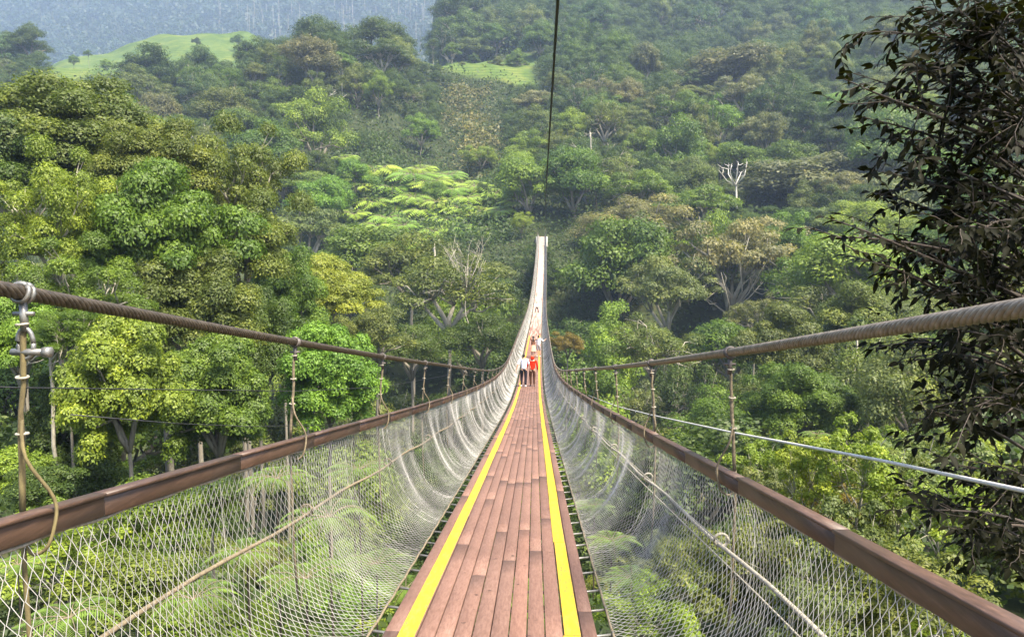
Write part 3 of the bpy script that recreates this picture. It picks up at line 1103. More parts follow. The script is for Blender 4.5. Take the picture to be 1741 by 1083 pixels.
def forest():
    rng = np.random.default_rng(21)
    pts = []
    heroes = [(p['o'].location.x, p['o'].location.y, p['R']) for p in PLANTS]

    def fits(x, Y, R, pts_, f=0.78):
        for q in pts_:
            if (q[0] - x) ** 2 + (q[1] - Y) ** 2 < (f * (q[2] + R)) ** 2:
                return False
        return True

    for it in range(30000):
        Y = math.sqrt(rng.uniform(62 ** 2, 640 ** 2))
        a = rng.uniform(-0.78, 0.74)
        x = a * Y
        if GR(x, Y) > 0.02:
            continue
        p = 910 + FPX * a
        # open strip of low growth: fern grove and the old slip above it
        strip = (565 < p < 880 and 226 < Y < 338) or (755 < p < 862 and 300 < Y < 415)
        if strip and rng.random() < 0.985:
            continue
        if 690 < p < 920 and Y > 330 and Y < 415 and rng.random() < 0.5:
            continue
        if p < 745 and Y > 455:
            continue
        if 440 < Y and p < 745 and rng.random() < 0.6:
            continue
        R = rng.uniform(6.5, 12.5) * (0.78 if Y < 140 else 1.0) * (0.6 if strip else 1)
        if Y > 500:
            R = rng.uniform(9, 15)
        if 700 < p < 910 and 330 < Y < 440:
            R = rng.uniform(3, 5)
        if not fits(x, Y, R, pts, 0.66 if Y < 500 else 0.6) or not fits(x, Y, R * 0.8, heroes, 0.62):
            continue
        pts.append((x, Y, R))
    # coarse visibility from the viewpoint
    G = 6
    W_, H_ = 1741 // G + 40, 1083 // G + 1
    mask = np.zeros((H_, W_), bool)
    gx, gy = np.meshgrid((np.arange(W_) - 20) * G + G / 2, np.arange(H_) * G + G / 2)
    items = []
    for (x, Y, R) in pts:
        pal, kinds = None, None
        p = 910 + FPX * x / Y
        r = rng.random()
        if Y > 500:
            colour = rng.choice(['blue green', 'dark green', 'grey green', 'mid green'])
        elif Y > 330:
            colour = rng.choice(['grey green', 'dark green', 'mid green', 'olive green', 'pale brown', 'blue green', 'brownish'], p=[.24, .22, .2, .14, .08, .06, .06])
        elif Y > 190:
            colour = rng.choice(['mid green', 'dark green', 'grey green', 'olive green', 'yellow green', 'bright green', 'brownish', 'pale brown'], p=[.24, .18, .16, .16, .08, .07, .07, .04])
        else:
            colour = rng.choice(['olive green', 'mid green', 'dark green', 'yellow green', 'grey green', 'bright green', 'brownish'], p=[.25, .22, .18, .12, .1, .08, .05])
        if 560 < p < 900 and 215 < Y < 340:
            colour = rng.choice(['bright green', 'mid green', 'yellow green'])
        key = rng.choice(['dome', 'cloud', 'fine', 'spread', 'tall', 'airy'], p=[.21, .21, .18, .13, .13, .14])
        if colour in ('pale brown', 'brownish'):
            key = rng.choice(['cloud', 'spread', 'airy'])
        vr = rng.uniform(0.75, 1.4)
        hc = R * vr * 0.62 + rng.uniform(2, 7) * (0.4 if R < 5 else 1.0) * (0.7 if Y < 140 else 1)
        z = float(H(x, Y))
        if key == 'tall':
            R *= 0.72
            hc *= 1.15
        if blocked(x, Y, R, z + hc + R):
            hc = max(R * 0.6, float(deck_z(min(Y, BEND))) - 4 - R - z)
            if blocked(x, Y, R, z + hc + R * vr):
                continue
        if 560 < p < 890 and 150 < Y < 236:
            for _ in range(9):
                q = to_px((x, Y, z + hc + R * vr * 0.95))
                if q[1] > 432:
                    break
                R, hc = R * 0.88, hc * 0.88
        if 1200 < p < 1305 and 150 < Y < 246:
            for _ in range(9):
                q = to_px((x, Y, z + hc + R * vr * 0.95))
                if q[1] > 352:
                    break
                R, hc = R * 0.88, hc * 0.88
        if 300 < Y < 475 and p < 1000:
            ok = False
            for _ in range(9):
                q = to_px((x, Y, z + hc + R * vr * 0.95))
                if q[1] > lim(q[0], R / Y * FPX):
                    ok = True
                    break
                R, hc = R * 0.86, hc * 0.86
            if not ok or R < 1.6:
                continue
        items.append((x, Y, R, z, hc, vr, key, str(colour)))
    items.sort(key=lambda q: q[1])
    keep = []
    for h in sorted(PLANTS, key=lambda q: q['o'].location.y):
        pass
    allv = [(i[1], i, None) for i in items] + [(p['o'].location.y, None, p) for p in PLANTS]
    allv.sort(key=lambda q: q[0])
    for Y, it, pl in allv:
        if it:
            c, R, vv = Vector((it[0], it[1], it[3] + it[4])), it[2], it[5]
        else:
            c, R, vv = pl['top'], pl['R'], 1
        s = to_px(c)
        if s is None:
            continue
        rx = R / Y * FPX
        ry = rx * vv * 0.85
        el = ((gx - s[0]) / rx) ** 2 + ((gy - s[1]) / ry) ** 2
        if it:
            cells = (el < 0.95)
            n = cells.sum()
            vis = (cells & ~mask).sum()
            # ground in the way
            top = c + Vector((0, 0, R * 0.7))
            tt = np.linspace(0.12, 0.95, 40)
            hid = np.any(H(top.x * tt, top.y * tt) > top.z * tt)
            if n == 0 or hid or vis < max(3, 0.07 * n) or s[0] + rx < -15 or s[0] - rx > 1756 or s[1] + ry < -5:
                continue
            keep.append((vis, it))
        mask |= el < 0.72
    keep.sort(key=lambda q: -q[0])
    print('forest trees kept', len(keep), 'of', len(items))
    n_named = MOST - len(PLANTS)
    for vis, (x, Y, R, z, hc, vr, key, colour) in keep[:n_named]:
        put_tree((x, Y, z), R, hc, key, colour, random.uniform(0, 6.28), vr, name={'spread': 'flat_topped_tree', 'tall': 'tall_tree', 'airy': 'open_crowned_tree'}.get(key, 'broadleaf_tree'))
    # what is left shows only slivers between the others: one mass
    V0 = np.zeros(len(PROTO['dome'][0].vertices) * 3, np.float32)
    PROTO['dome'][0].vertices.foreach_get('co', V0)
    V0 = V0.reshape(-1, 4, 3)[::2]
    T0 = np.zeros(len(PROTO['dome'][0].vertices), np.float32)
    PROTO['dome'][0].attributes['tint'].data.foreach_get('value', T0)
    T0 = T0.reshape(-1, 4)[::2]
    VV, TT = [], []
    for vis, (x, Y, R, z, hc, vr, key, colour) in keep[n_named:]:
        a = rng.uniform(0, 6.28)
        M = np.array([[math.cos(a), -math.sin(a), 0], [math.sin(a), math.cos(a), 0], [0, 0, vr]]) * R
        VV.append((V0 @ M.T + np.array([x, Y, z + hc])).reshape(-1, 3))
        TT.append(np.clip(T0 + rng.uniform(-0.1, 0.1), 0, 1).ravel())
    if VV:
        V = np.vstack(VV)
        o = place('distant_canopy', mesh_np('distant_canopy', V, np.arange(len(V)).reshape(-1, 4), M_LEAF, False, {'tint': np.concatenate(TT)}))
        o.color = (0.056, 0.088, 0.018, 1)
        tag(o, kind='stuff')


forest()


# ------------------------------------------------------------------ dead and pale trees
def bare_tree(px, py_top, py_base, Y, label, spread=0.5, seed=1, mat=None, n=7, thick=0.018, name='dead_tree', single=False):
    rng = np.random.default_rng(seed)
    b0, t0 = at(px, py_base, Y), at(px, py_top, Y)
    hgt = t0.z - b0.z
    root = empty(name, b0)
    tag(root, label, 'tree', None)
    b = Build()
    top = hgt * (1.0 if single else 0.5)
    z = np.linspace(-0.15 * hgt, top, 7)
    x = np.cumsum(rng.normal(0, hgt * 0.012, 7))
    b.tube(np.stack([x, 0 * z, z], -1), np.linspace(hgt * thick, hgt * thick * 0.7, 7), 7)
    b.link('trunk', mat or M_PALEBARK, root)
    b = Build()
    for k in range(n):
        a = rng.uniform(0, 6.28)
        e = np.array([x[-1] + spread * hgt * math.cos(a) * rng.uniform(0.5, 1), spread * hgt * math.sin(a) * 0.6, hgt * rng.uniform(0.75, 1.02)])
        s0 = np.array([x[-1], 0, top * rng.uniform(0.75, 1)])
        m = s0 * 0.5 + e * 0.5 + rng.normal(0, hgt * 0.05, 3)
        b.tube([s0, m, e], [hgt * thick * 0.6, hgt * thick * 0.45, hgt * thick * 0.15], 5)
        for q in range(3):
            t = rng.uniform(0.3, 0.9)
            p = m * (1 - t) + e * t
            e2 = p + rng.normal(0, hgt * 0.10, 3) + np.array([0, 0, hgt * 0.08])
            b.tube([p, (p + e2) / 2 + rng.normal(0, hgt * 0.02, 3), e2], [hgt * thick * 0.3, hgt * thick * 0.22, hgt * thick * 0.08], 4)
    b.link('branch', mat or M_PALEBARK, root)
    return root


bare_tree(1252, 275, 345, 238, 'bare white dead tree poking out of the dark slope beside the pale brown crown', 0.45, 3, n=6, thick=0.03)
bare_tree(555, 150, 235, 340, 'pale forked leafless tree high on the wooded ridge', 0.55, 5, n=6, thick=0.022)
bare_tree(1009, 225, 285, 262, 'single straight pale trunk standing above the fern slope', 0.12, 8, n=2, single=True, thick=0.026, name='bare_trunk', mat=M_MIDBARK)
bare_tree(100, 585, 810, 31, 'crooked pale trunk of a thin tree before the dark bushes near the cable clamp', 0.22, 9, n=4, thick=0.016, name='bare_trunk', single=True, mat=M_MIDBARK)
hero(112, 570, 31.5, 120, 'near_loose', 'mid green', 110, group=GL)
bare_tree(1232, 440, 600, 172, 'dark trunked tree with pale spreading limbs under the flat brown crown', 0.5, 12, n=9, thick=0.016, mat=M_MIDBARK)
bare_tree(800, 410, 560, 124, 'tangled yellowish leafless branches beside the deck far off', 0.38, 14, n=16, thick=0.008, mat=M_MIDBARK)


# ------------------------------------------------------------------ tree ferns and ferns
def fern_proto(name, seed, nf, npin, sub, droop=0.55, wid=0.36, blade=0.62):
    rng = np.random.default_rng(seed)
    VV, FF, TT, n0 = [], [], [], 0
    st = Build()
    for f in range(nf):
        a = 2 * math.pi * f / nf + rng.uniform(-0.18, 0.18)
        rise = rng.uniform(0.25, 0.6)
        L = rng.uniform(0.85, 1.1)
        t = np.linspace(0, 1, npin)
        r = L * (t * 0.98)
        z = rise * L * (t * 1.6 - t * t * (1.6 + droop * rng.uniform(0.7, 1.2)) * 0.9)
        d = np.array([math.cos(a), math.sin(a), 0])
        sd = np.array([-math.sin(a), math.cos(a), 0])
        P = d * r[:, None] + np.array([0, 0, 1]) * z[:, None]
        st.tube(P, np.linspace(0.012, 0.003, npin), 4, False)
        tf = rng.uniform(0.35, 0.7)
        for i in range(1, npin):
            w = wid * math.sin(math.pi * (0.12 + 0.86 * t[i])) ** 0.8 * rng.uniform(0.85, 1.1)
            for s in (-1, 1):
                dirn = sd * s * 0.9 + d * 0.42 + np.array([0, 0, -0.22])
                dirn /= np.linalg.norm(dirn)
                nrm = np.cross(dirn, d) * s
                nrm = nrm if nrm[2] > 0 else -nrm
                if not sub:
                    wd = L / npin * blade
                    e = P[i] + dirn * w
                    m = P[i] + dirn * w * 0.4
                    VV.append(np.array([P[i], m + d * wd, e + np.array([0, 0, -0.05 * w]), m - d * wd]))
                    FF.append(np.arange(4) + n0)
                    n0 += 4
                    TT += [tf + rng.uniform(-0.1, 0.1)] * 4
                else:
                    for q in range(1, sub + 1):
                        u = q / (sub + 0.5)
                        c = P[i] + dirn * w * u + np.array([0, 0, -0.10 * w * u * u])
                        ll = 0.05 * (1.15 - u) + 0.012
                        for s2 in (-1, 1):
                            e = c + (d * s2 * 0.95 + dirn * 0.35) * ll
                            k = (e - c)
                            pp = np.cross(k, nrm) * 0.22
                            VV.append(np.array([c, (c + e) / 2 + pp, e, (c + e) / 2 - pp]))
                            FF.append(np.arange(4) + n0)
                            n0 += 4
                            TT += [tf + rng.uniform(-0.14, 0.14)] * 4
    me = mesh_np(name, np.vstack(VV), np.vstack(FF), M_LEAF, False, {'tint': np.clip(TT, 0, 1)})
    sm = mesh_np(name + '_stalk', np.vstack(st.V), np.vstack(st.F4), M_ROPE, True)
    return me, sm


FERN_FAR = [fern_proto('fern_fronds', 31, 12, 13, 0, 0.25, 0.40), fern_proto('fern_fronds', 32, 10, 12, 0, 0.4, 0.42)]
FERN_NEAR = [fern_proto('fern_fronds', 33, 11, 24, 0, 0.45, 0.30, 0.38), fern_proto('fern_fronds', 34, 9, 22, 0, 0.6, 0.33, 0.38)]
FERN_TRUNK = trunk_proto('fern_trunk', 35, M_DARKBARK)


def put_fern(px, py, Y, wpx, near=False, colour=None, name='tree_fern', label=None):
    c = at(px, py, Y)
    R = wpx / 2 / FPX * Y
    g = float(H(c.x, c.y))
    hc = max(c.z - g, 0.3 * R)
    t = empty(name, (c.x, c.y, c.z - hc))
    t.rotation_euler = (0, 0, random.uniform(0, 6.28))
    tilt = 0 if near else 0.32
    fm, sm = random.choice(FERN_NEAR if near else FERN_FAR)
    f = place('fronds', fm, t)
    f.location = (0, 0, hc)
    f.scale = (R, R, R * random.uniform(0.8, 1.1))
    col = colour or ((0.105, 0.165, 0.028) if near else None) or random.choice([(0.18, 0.26, 0.034), (0.14, 0.23, 0.030), (0.21, 0.275, 0.036)])
    f.color = (*col, 1)
    # crowns lean downhill, towards the open valley
    az = t.rotation_euler.z
    q = Matrix.Rotation(tilt, 3, Vector((math.cos(-az), math.sin(-az), 0)))
    f.rotation_euler = q.to_euler()
    s = place('stalks', sm, t)
    s.location, s.scale, s.rotation_euler = f.location, f.scale, f.rotation_euler
    k = place('trunk', FERN_TRUNK, t)
    k.scale = ((0.032 if near else 0.055) * R,) * 2 + (hc,)
    tag(t, label, 'fern', 'tree ferns')
    PLANTS.append(dict(o=t, top=c, R=R, colour='bright green' if near else 'light green', shape='wide' if wpx > 60 else 'small', label=label, noun='fern'))


rf = random.Random(5)
for (px, py, Y, w) in [(640, 292, 282, 70), (700, 300, 276, 74), (735, 312, 270, 66), (770, 325, 266, 60), (665, 320, 270, 60), (700, 338, 262, 66), (745, 345, 258, 58), (795, 338, 260, 56),
                       (630, 345, 258, 56), (600, 365, 250, 50), (655, 372, 246, 58), (690, 385, 240, 50), (760, 375, 246, 52), (820, 362, 250, 50), (850, 360, 246, 46), (612, 318, 272, 50),
                       (575, 300, 282, 46), (560, 330, 268, 44), (640, 410, 228, 44), (600, 432, 215, 40), (680, 425, 222, 40), (1180, 328, 250, 70), (1050, 276, 268, 50), (1150, 300, 262, 44),
                       (1215, 345, 244, 44), (720, 290, 282, 48), (830, 395, 236, 44), (870, 345, 250, 40), (590, 270, 292, 40), (1500, 250, 300, 30), (1010, 300, 255, 40), (975, 330, 246, 40),
                       (680, 300, 284, 60), (620, 300, 288, 54), (715, 360, 254, 56), (780, 355, 252, 54), (810, 318, 268, 56), (675, 350, 262, 54), (640, 385, 240, 50), (735, 395, 236, 52),
                       (785, 390, 238, 46), (600, 395, 236, 46), (570, 365, 250, 46), (700, 410, 228, 46), (845, 330, 262, 46), (655, 300, 286, 54), (765, 300, 280, 56)]:
    put_fern(px + rf.uniform(-4, 4), py, Y, w * 1.35)
for (px, py, Y, w) in [(470, 815, 14, 150), (560, 880, 13, 190), (610, 800, 20, 130), (520, 985, 11, 190), (640, 960, 14, 150), (420, 940, 12, 150), (330, 1020, 9, 170), (120, 1050, 8, 190),
                       (690, 1000, 17, 120), (1040, 920, 24, 110), (1075, 985, 18, 120), (1010, 860, 30, 90), (30, 960, 9, 120), (600, 700, 46, 80), (1390, 740, 60, 60), (1700, 800, 30, 110)]:
    put_fern(px, py, Y, w, True, name='fern')


# ------------------------------------------------------------------ shrubs below the bridge
def shrubs():
    rng = np.random.default_rng(77)
    spots = []
    tries = 0
    while len(spots) < 64 and tries < 9000:
        tries += 1
        Y = rng.uniform(9, 62)
        x = rng.uniform(-0.75, 0.72) * Y
        R = rng.uniform(0.75, 1.5) * (0.75 + Y / 45)
        if any((q[0] - x) ** 2 + (q[1] - Y) ** 2 < (0.72 * (q[2] + R)) ** 2 for q in spots):
            continue
        z = float(H(x, Y))
        hc = R * rng.uniform(0.7, 1.25)
        s = to_px((x, Y, z + hc))
        if s is None or not (-60 < s[0] < 1800 and 640 < s[1] < 1180):
            continue
        if blocked(x, Y, R, z + hc + R):
            continue
        spots.append((x, Y, R, z, hc))
    for (x, Y, R, z, hc) in spots:
        right = x > 0
        colour = rng.choice(['brownish', 'olive green', 'yellow green', 'mid green', 'grey green'], p=[.2, .3, .2, .2, .1]) if right else rng.choice(['mid green', 'dark green', 'bright green', 'yellow green', 'olive green'], p=[.3, .2, .2, .1, .2])
        key = rng.choice(['shrub', 'scrub'], p=[.4, .6] if right else [.75, .25])
        put_tree((x, Y, z), R, hc, key, str(colour), rng.uniform(0, 6.28), rng.uniform(0.8, 1.2), name='shrub', group='shrubs under the bridge', cat='shrub', noun='shrub')


shrubs()
for (px, py, Y, w, h, key, colour) in [(1370, 815, 13, 150, 150, 'scrub', 'golden'), (1460, 800, 12, 150, 170, 'scrub', 'yellow green'), (1530, 830, 12.5, 120, 150, 'scrub', 'olive green'),
                                       (1330, 850, 15, 120, 120, 'scrub', 'brownish'), (1420, 860, 14, 90, 90, 'scrub', 'orange'), (1290, 800, 17, 110, 120, 'scrub', 'yellow green'),
                                       (1600, 880, 11, 150, 150, 'scrub', 'yellow green'), (1450, 950, 11, 200, 190, 'scrub', 'brownish'), (1300, 960, 12, 190, 180, 'scrub', 'olive green'),
                                       (1180, 1000, 12, 190, 180, 'scrub', 'olive green'), (1380, 1060, 9, 220, 170, 'scrub', 'brownish'), (1560, 1030, 9, 240, 180, 'scrub', 'olive green'), (1120, 1060, 11, 160, 160, 'scrub', 'yellow green'),
                                       (250, 880, 16, 190, 150, 'shrub', 'mid green'), (90, 940, 11, 200, 170, 'scrub', 'yellow green'), (360, 850, 20, 140, 110, 'shrub', 'dark green'), (230, 1000, 11, 190, 150, 'shrub', 'olive green')]:
    hero(px, py, Y, w, key, colour, h, name='shrub', group='shrubs under the bridge', cat='shrub', noun='shrub')


# ------------------------------------------------------------------ undergrowth (nobody could count it)
def undergrowth(name, n, region, size, colour, seed, lift=0.5):
    rng = np.random.default_rng(seed)
    X, Y = region(rng, n)
    k = (GR(X, Y) < 0.05 + 0.75 * rng.random(n) ** 3)
    X, Y = X[k], Y[k]
    Z = H(X, Y)
    n = len(X)
    sz = size(Y) * rng.uniform(0.5, 1.3, n)
    patch = np.sin(X * 0.21 + 1.7 * np.sin(Y * 0.13)) * np.sin(Y * 0.19 + X * 0.07)
    C = np.stack([X, Y, Z + rng.random(n) ** 1.5 * size(Y) * lift * (1.6 + 1.2 * patch)], -1)
    yc = np.clip(Y, 0, BEND)
    k = ~((np.abs(X - cx(yc)) < 2.2) & (Y < BEND + 9) & (C[:, 2] > deck_z(yc) - 1.5))
    C, sz, patch, n = C[k], sz[k], patch[k], int(k.sum())
    Nm = rng.normal(size=(n, 3)) * 0.7 + np.array([0, -0.45, 0.6])
    V, F = leaf_quads(C, Nm, sz, sz * 0.5, rng)
    tint = np.clip(0.42 + 0.2 * patch + rng.normal(0, 0.17, n), 0, 1)
    me = mesh_np(name, V, F, M_LEAF, False, {'tint': np.repeat(tint, 4)})
    o = place(name, me)
    o.color = (*colour, 1)
    tag(o, kind='stuff')


def reg(y0, y1, a0, a1):
    def f(rng, n):
        Y = np.sqrt(rng.uniform(y0 ** 2, y1 ** 2, n))
        return rng.uniform(a0, a1, n) * Y, Y
    return f


def dry(rng, n):
    Y = 300 + 118 * rng.random(n) ** 0.9
    c = (805 + 16 * np.sin(Y * 0.06) + rng.normal(0, 19, n) - 910) / FPX
    return c * Y, Y


undergrowth('undergrowth', 90000, reg(5, 75, -0.85, 0.8), lambda Y: 0.10 + 0.012 * Y, (0.040, 0.064, 0.014), 51, 2.4)
undergrowth('hillside_scrub', 150000, reg(70, 460, -0.8, 0.76), lambda Y: 0.75 + 0.0022 * Y, (0.040, 0.064, 0.012), 52, 2.6)
undergrowth('upper_scrub', 45000, reg(440, 720, -0.15, 0.72), lambda Y: 2.2 + 0 * Y, (0.036, 0.060, 0.014), 53, 2.0)
undergrowth('dry_grass', 9000, dry, lambda Y: 1.7 + 0 * Y, (0.145, 0.138, 0.052), 54, 1.6)
undergrowth('bank_scrub', 16000, reg(120, 236, -0.10, 0.12), lambda Y: 0.7 + 0 * Y, (0.045, 0.072, 0.014), 56, 2.4)
undergrowth('fern_cover', 26000, reg(225, 320, (570 - 910) / FPX, (870 - 910) / FPX), lambda Y: 1.3 + 0 * Y, (0.055, 0.09, 0.016), 55, 2.2)


def far_forest():
    """Dark plantation of slender trunks on the mountain beyond the grass hill; reads as one mass."""
    rng = np.random.default_rng(91)
    n = 8000
    Y = rng.uniform(1400, 3150, n)
    a = rng.uniform(-0.80, 0.15, n)
    X = a * Y
    Z = H(X, Y)
    VV, FF, TT = [], [], []
    m = 26
    hgt = rng.uniform(26, 52, n)
    rad = rng.uniform(9, 19, n)
    d = rng.normal(size=(n, m, 3))
    d /= np.linalg.norm(d, axis=2)[..., None]
    d[..., 2] = d[..., 2] * 0.9 + 0.2
    C = np.stack([X, Y, Z + hgt * 0.72], -1)[:, None] + d * np.stack([rad, rad, rad * 1.4], -1)[:, None]
    V, F = leaf_quads(C.reshape(-1, 3), (d + rng.normal(size=d.shape) * 0.4).reshape(-1, 3), rng.uniform(5, 11, n * m), rng.uniform(4, 7, n * m), rng)
    tint = np.clip(0.4 + np.repeat(rng.normal(0, 0.06, n), m) + rng.normal(0, 0.05, n * m), 0, 1)
    me = mesh_np('far_forest', V, F, M_LEAF, False, {'tint': np.repeat(tint, 4)})
    o = place('far_forest', me)
    o.color = (0.035, 0.06, 0.03, 1)
    tag(o, kind='stuff')
    b = Build()
    for k in range(95):
        y = rng.uniform(1600, 1900)
        x = rng.uniform((380 - 910) / FPX, (745 - 910) / FPX) * y
        z = float(H(x, y))
        hh = rng.uniform(45, 95)
        b.tube([(x, y, z - 2), (x + rng.uniform(-0.6, 0.6), y, z + hh)], [0.62, 0.3], 4)
    tag(b.link('far_trunks', M_BARK), kind='stuff')


far_forest()


# ------------------------------------------------------------------ dark leafy tree close by
def close_tree():
    rng = np.random.default_rng(15)
    root_p = at(1765, 1000, 4.6)
    base = Vector((root_p.x + 0.25, 4.7, -6.2))
    root = empty('overhanging_tree', base)
    tag(root, 'close tree with glossy backlit leaves darkened to brown black hanging over the handrail', 'tree')
    rel = lambda p: np.array(p) - np.array(base)
    stems = []
    b = Build()
    S = [np.array(base), np.array(at(1795, 1080, 4.6)), np.array(at(1790, 760, 4.5)), np.array(at(1772, 480, 4.4)), np.array(at(1785, 200, 4.4)), np.array(at(1770, -60, 4.4)), np.array(at(1790, -300, 4.4))]
    b.tube([rel(p) for p in S], [0.07, 0.05, 0.042, 0.032, 0.026, 0.018, 0.01], 8)
    S2 = [S[0] + np.array([0.1, 0.1, 0]), np.array(at(1830, 900, 5.0)), np.array(at(1800, 500, 4.9)), np.array(at(1830, 100, 4.8)), np.array(at(1800, -200, 4.8))]
    b.tube([rel(p) for p in S2], [0.06, 0.045, 0.035, 0.026, 0.012], 8)
    b.link('trunk', M_DARKBARK, root)

    def stem_at(z, SS):
        zs = [p[2] for p in SS]
        return np.array([np.interp(z, zs, [p[i] for p in SS]) for i in range(3)])

    def polyl(p0, p3, sag, n=9):
        m1 = p0 * 0.66 + p3 * 0.34 + np.array([0, 0, sag]) + rng.normal(0, 0.05, 3)
        m2 = p0 * 0.3 + p3 * 0.7 + np.array([0, 0, sag * 0.9]) + rng.normal(0, 0.05, 3)
        t = np.linspace(0, 1, n)[:, None]
        return p0 * (1 - t) ** 3 + 3 * m1 * t * (1 - t) ** 2 + 3 * m2 * t * t * (1 - t) + p3 * t ** 3

    br = Build()
    LV, LF, LT, cnt = [], [], [], 0

    def leaf(p, d, L, tint):
        nonlocal cnt
        d = d / np.linalg.norm(d)
        up = np.array([0, 0, 1.0]) + rng.normal(0, 0.45, 3)
        sd = np.cross(d, up)
        sd /= np.linalg.norm(sd) + 1e-9
        nn = np.cross(sd, d)
        W = L * rng.uniform(0.34, 0.44)
        cur = -0.22 * L
        q = lambda u, v, w: p + d * (u * L) + sd * (v * W) + nn * (w * W + cur * u * u)
        V = [q(0, 0, 0), q(.28, -.5, .16), q(.28, 0, 0), q(.28, .5, .16), q(.62, -.4, .13), q(.62, 0, 0), q(.62, .4, .13), q(1, 0, 0)]
        LV.extend(V)
        c = cnt
        LF.extend([(c, c + 2, c + 1), (c, c + 3, c + 2), (c + 4, c + 5, c + 7), (c + 5, c + 6, c + 7)])
        LQ.extend([(c + 1, c + 2, c + 5, c + 4), (c + 2, c + 3, c + 6, c + 5)])
        LT.extend([tint] * 8)
        cnt += 8

    LQ = []

    def leafy(P, every, Lm):
        seg = np.linalg.norm(np.diff(P, axis=0), axis=1)
        cum = np.concatenate([[0], np.cumsum(seg)])
        s = rng.uniform(0.02, every)
        side = 1
        while s < cum[-1]:
            p = np.array([np.interp(s, cum, P[:, i]) for i in range(3)])
            p2 = np.array([np.interp(min(s + 0.02, cum[-1] + 0.02), cum, P[:, i]) for i in range(3)])
            t = P[-1] - P[-2] if s > cum[-1] - 0.03 else p2 - p
            t = t / (np.linalg.norm(t) + 1e-9)
            sd = np.cross(t, [0, 0, 1.0])
            leaf(p, t * 0.7 + sd * side * rng.uniform(0.4, 1.1) + np.array([0, 0, rng.uniform(-0.75, 0.15)]), Lm * rng.uniform(0.7, 1.2), float(np.clip(rng.normal(0.4, 0.2), 0, 1)))
            side *= -1
            s += every * rng.uniform(0.7, 1.3)
        leaf(P[-1], P[-1] - P[-2] + np.array([0, 0, -0.01]), Lm * 1.05, 0.5)

    tips = [(1442, 62), (1452, 118), (1440, 130), (1475, 175), (1470, 205), (1500, 60), (1540, 90), (1560, 20), (1500, 235), (1470, 280), (1408, 372), (1420, 402), (1445, 430), (1480, 440), (1500, 400),
            (1480, 330), (1520, 300), (1530, 160), (1590, -20), (1540, 480), (1600, 130), (1640, 40), (1560, 250), (1600, 300), (1580, 380), (1620, 420), (1640, 200), (1640, 480), (1680, 330), (1700, 100),
            (1480, 600), (1500, 575), (1520, 620), (1560, 560), (1540, 600), (1600, 620), (1640, 590), (1680, 640), (1570, 690), (1620, 720), (1560, 830), (1580, 860), (1600, 790), (1640, 860), (1610, 900),
            (1680, 800), (1650, 750), (1700, 900), (1660, 930), (1720, 700), (1690, 960), (1700, 560), (1600, 220), (1660, 130), (1690, 220), (1710, 400), (1660, 400), (1550, 430), (1610, 500), (1720, 20),
            (1600, 60), (1580, 180), (1620, 270), (1570, 330), (1640, 340), (1680, 20), (1710, 300), (1700, 480), (1730, 130), (1735, 250), (1740, 380), (1690, 540), (1650, 520), (1580, 470), (1740, 560),
            (1730, 800), (1740, 920), (1700, 720), (1735, 980), (1660, 690), (1620, 820), (1600, 560), (1655, 60), (1560, 120), (1600, 420), (1640, 150), (1690, 160), (1720, 170), (1670, 280), (1745, 60), (1630, 450), (1675, 460), (1750, 450), (1760, 200), (1770, 330),
            (1640, 100), (1600, 340), (1620, 380), (1710, 240), (1690, 380), (1650, 240), (1570, 60), (1620, 10)]
    for (tx, ty) in tips:
        Yt = 4.4 + rng.uniform(-0.75, 0.75)
        p3 = np.array(at(tx + rng.uniform(-8, 8), ty + rng.uniform(-8, 8), Yt))
        far = (1741 - tx) / 330
        zs = p3[2] - (0.25 + 0.55 * far) * rng.uniform(0.3, 1.0)
        SS = S if rng.random() < 0.65 else S2
        p0 = stem_at(zs, SS)
        P = polyl(p0, p3, rng.uniform(0.0, 0.18), 11)
        L = np.linalg.norm(p3 - p0)
        br.tube(P - np.array(base), np.linspace(0.004 + 0.008 * L, 0.0022, 11), 5)
        up_part = P[5:] if L > 0.9 else P[4:]
        leafy(up_part, 0.042, 0.080)
        ntw = int(3 + 5.2 * L) if (tx > 1540 and ty < 540) else (int(3 + 5.6 * L) if tx > 1560 else int(1 + 2.6 * L))
        for k in range(ntw):
            t = rng.uniform(0.38, 0.97)
            i = t * 10
            q0 = P[int(i)] * (1 - i % 1) + P[min(int(i) + 1, 10)] * (i % 1)
            dr = (P[-1] - P[0]) / (L + 1e-9)
            e = q0 + (dr * rng.uniform(0.2, 0.8) + rng.normal(0, 0.6, 3) * np.array([1, 1, 0.8]) + np.array([0, 0, -0.1])) * rng.uniform(0.18, 0.36)
            Q = polyl(q0, e, rng.uniform(-0.02, 0.03), 5)
            br.tube(Q - np.array(base), np.linspace(0.0035, 0.0016, 5), 4)
            leafy(Q, 0.036, 0.074)
    br.link('branch', M_DARKBARK, root)
    V = np.array(LV) - np.array(base)
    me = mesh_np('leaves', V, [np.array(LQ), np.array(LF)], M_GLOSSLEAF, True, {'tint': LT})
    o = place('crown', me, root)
    o.color = (0.0075, 0.0080, 0.0022, 1)  # near-black base colour carries the dark of leaves seen against the light
    print('close leaves', cnt // 8)


close_tree()


# ------------------------------------------------------------------ people
def cloth(name, c1, c2, rough=0.85):
    m = simple(name, c1, c2, 14, rough, bumps=0.25, dist=0.01)
    m.node_tree.nodes['Principled BSDF'].inputs['Specular IOR Level'].default_value = 0.05
    return m


M_SKIN = simple('skin', (0.33, 0.19, 0.125), (0.42, 0.25, 0.17), 8, 0.55, bumps=0)
M_HAIR = simple('black_hair', (0.006, 0.005, 0.005), (0.02, 0.017, 0.015), 40, 0.45, bumps=0.3)
M_EYE = simple('eye', (0.01, 0.008, 0.006), (0.02, 0.015, 0.01), 5, 0.2, bumps=0)


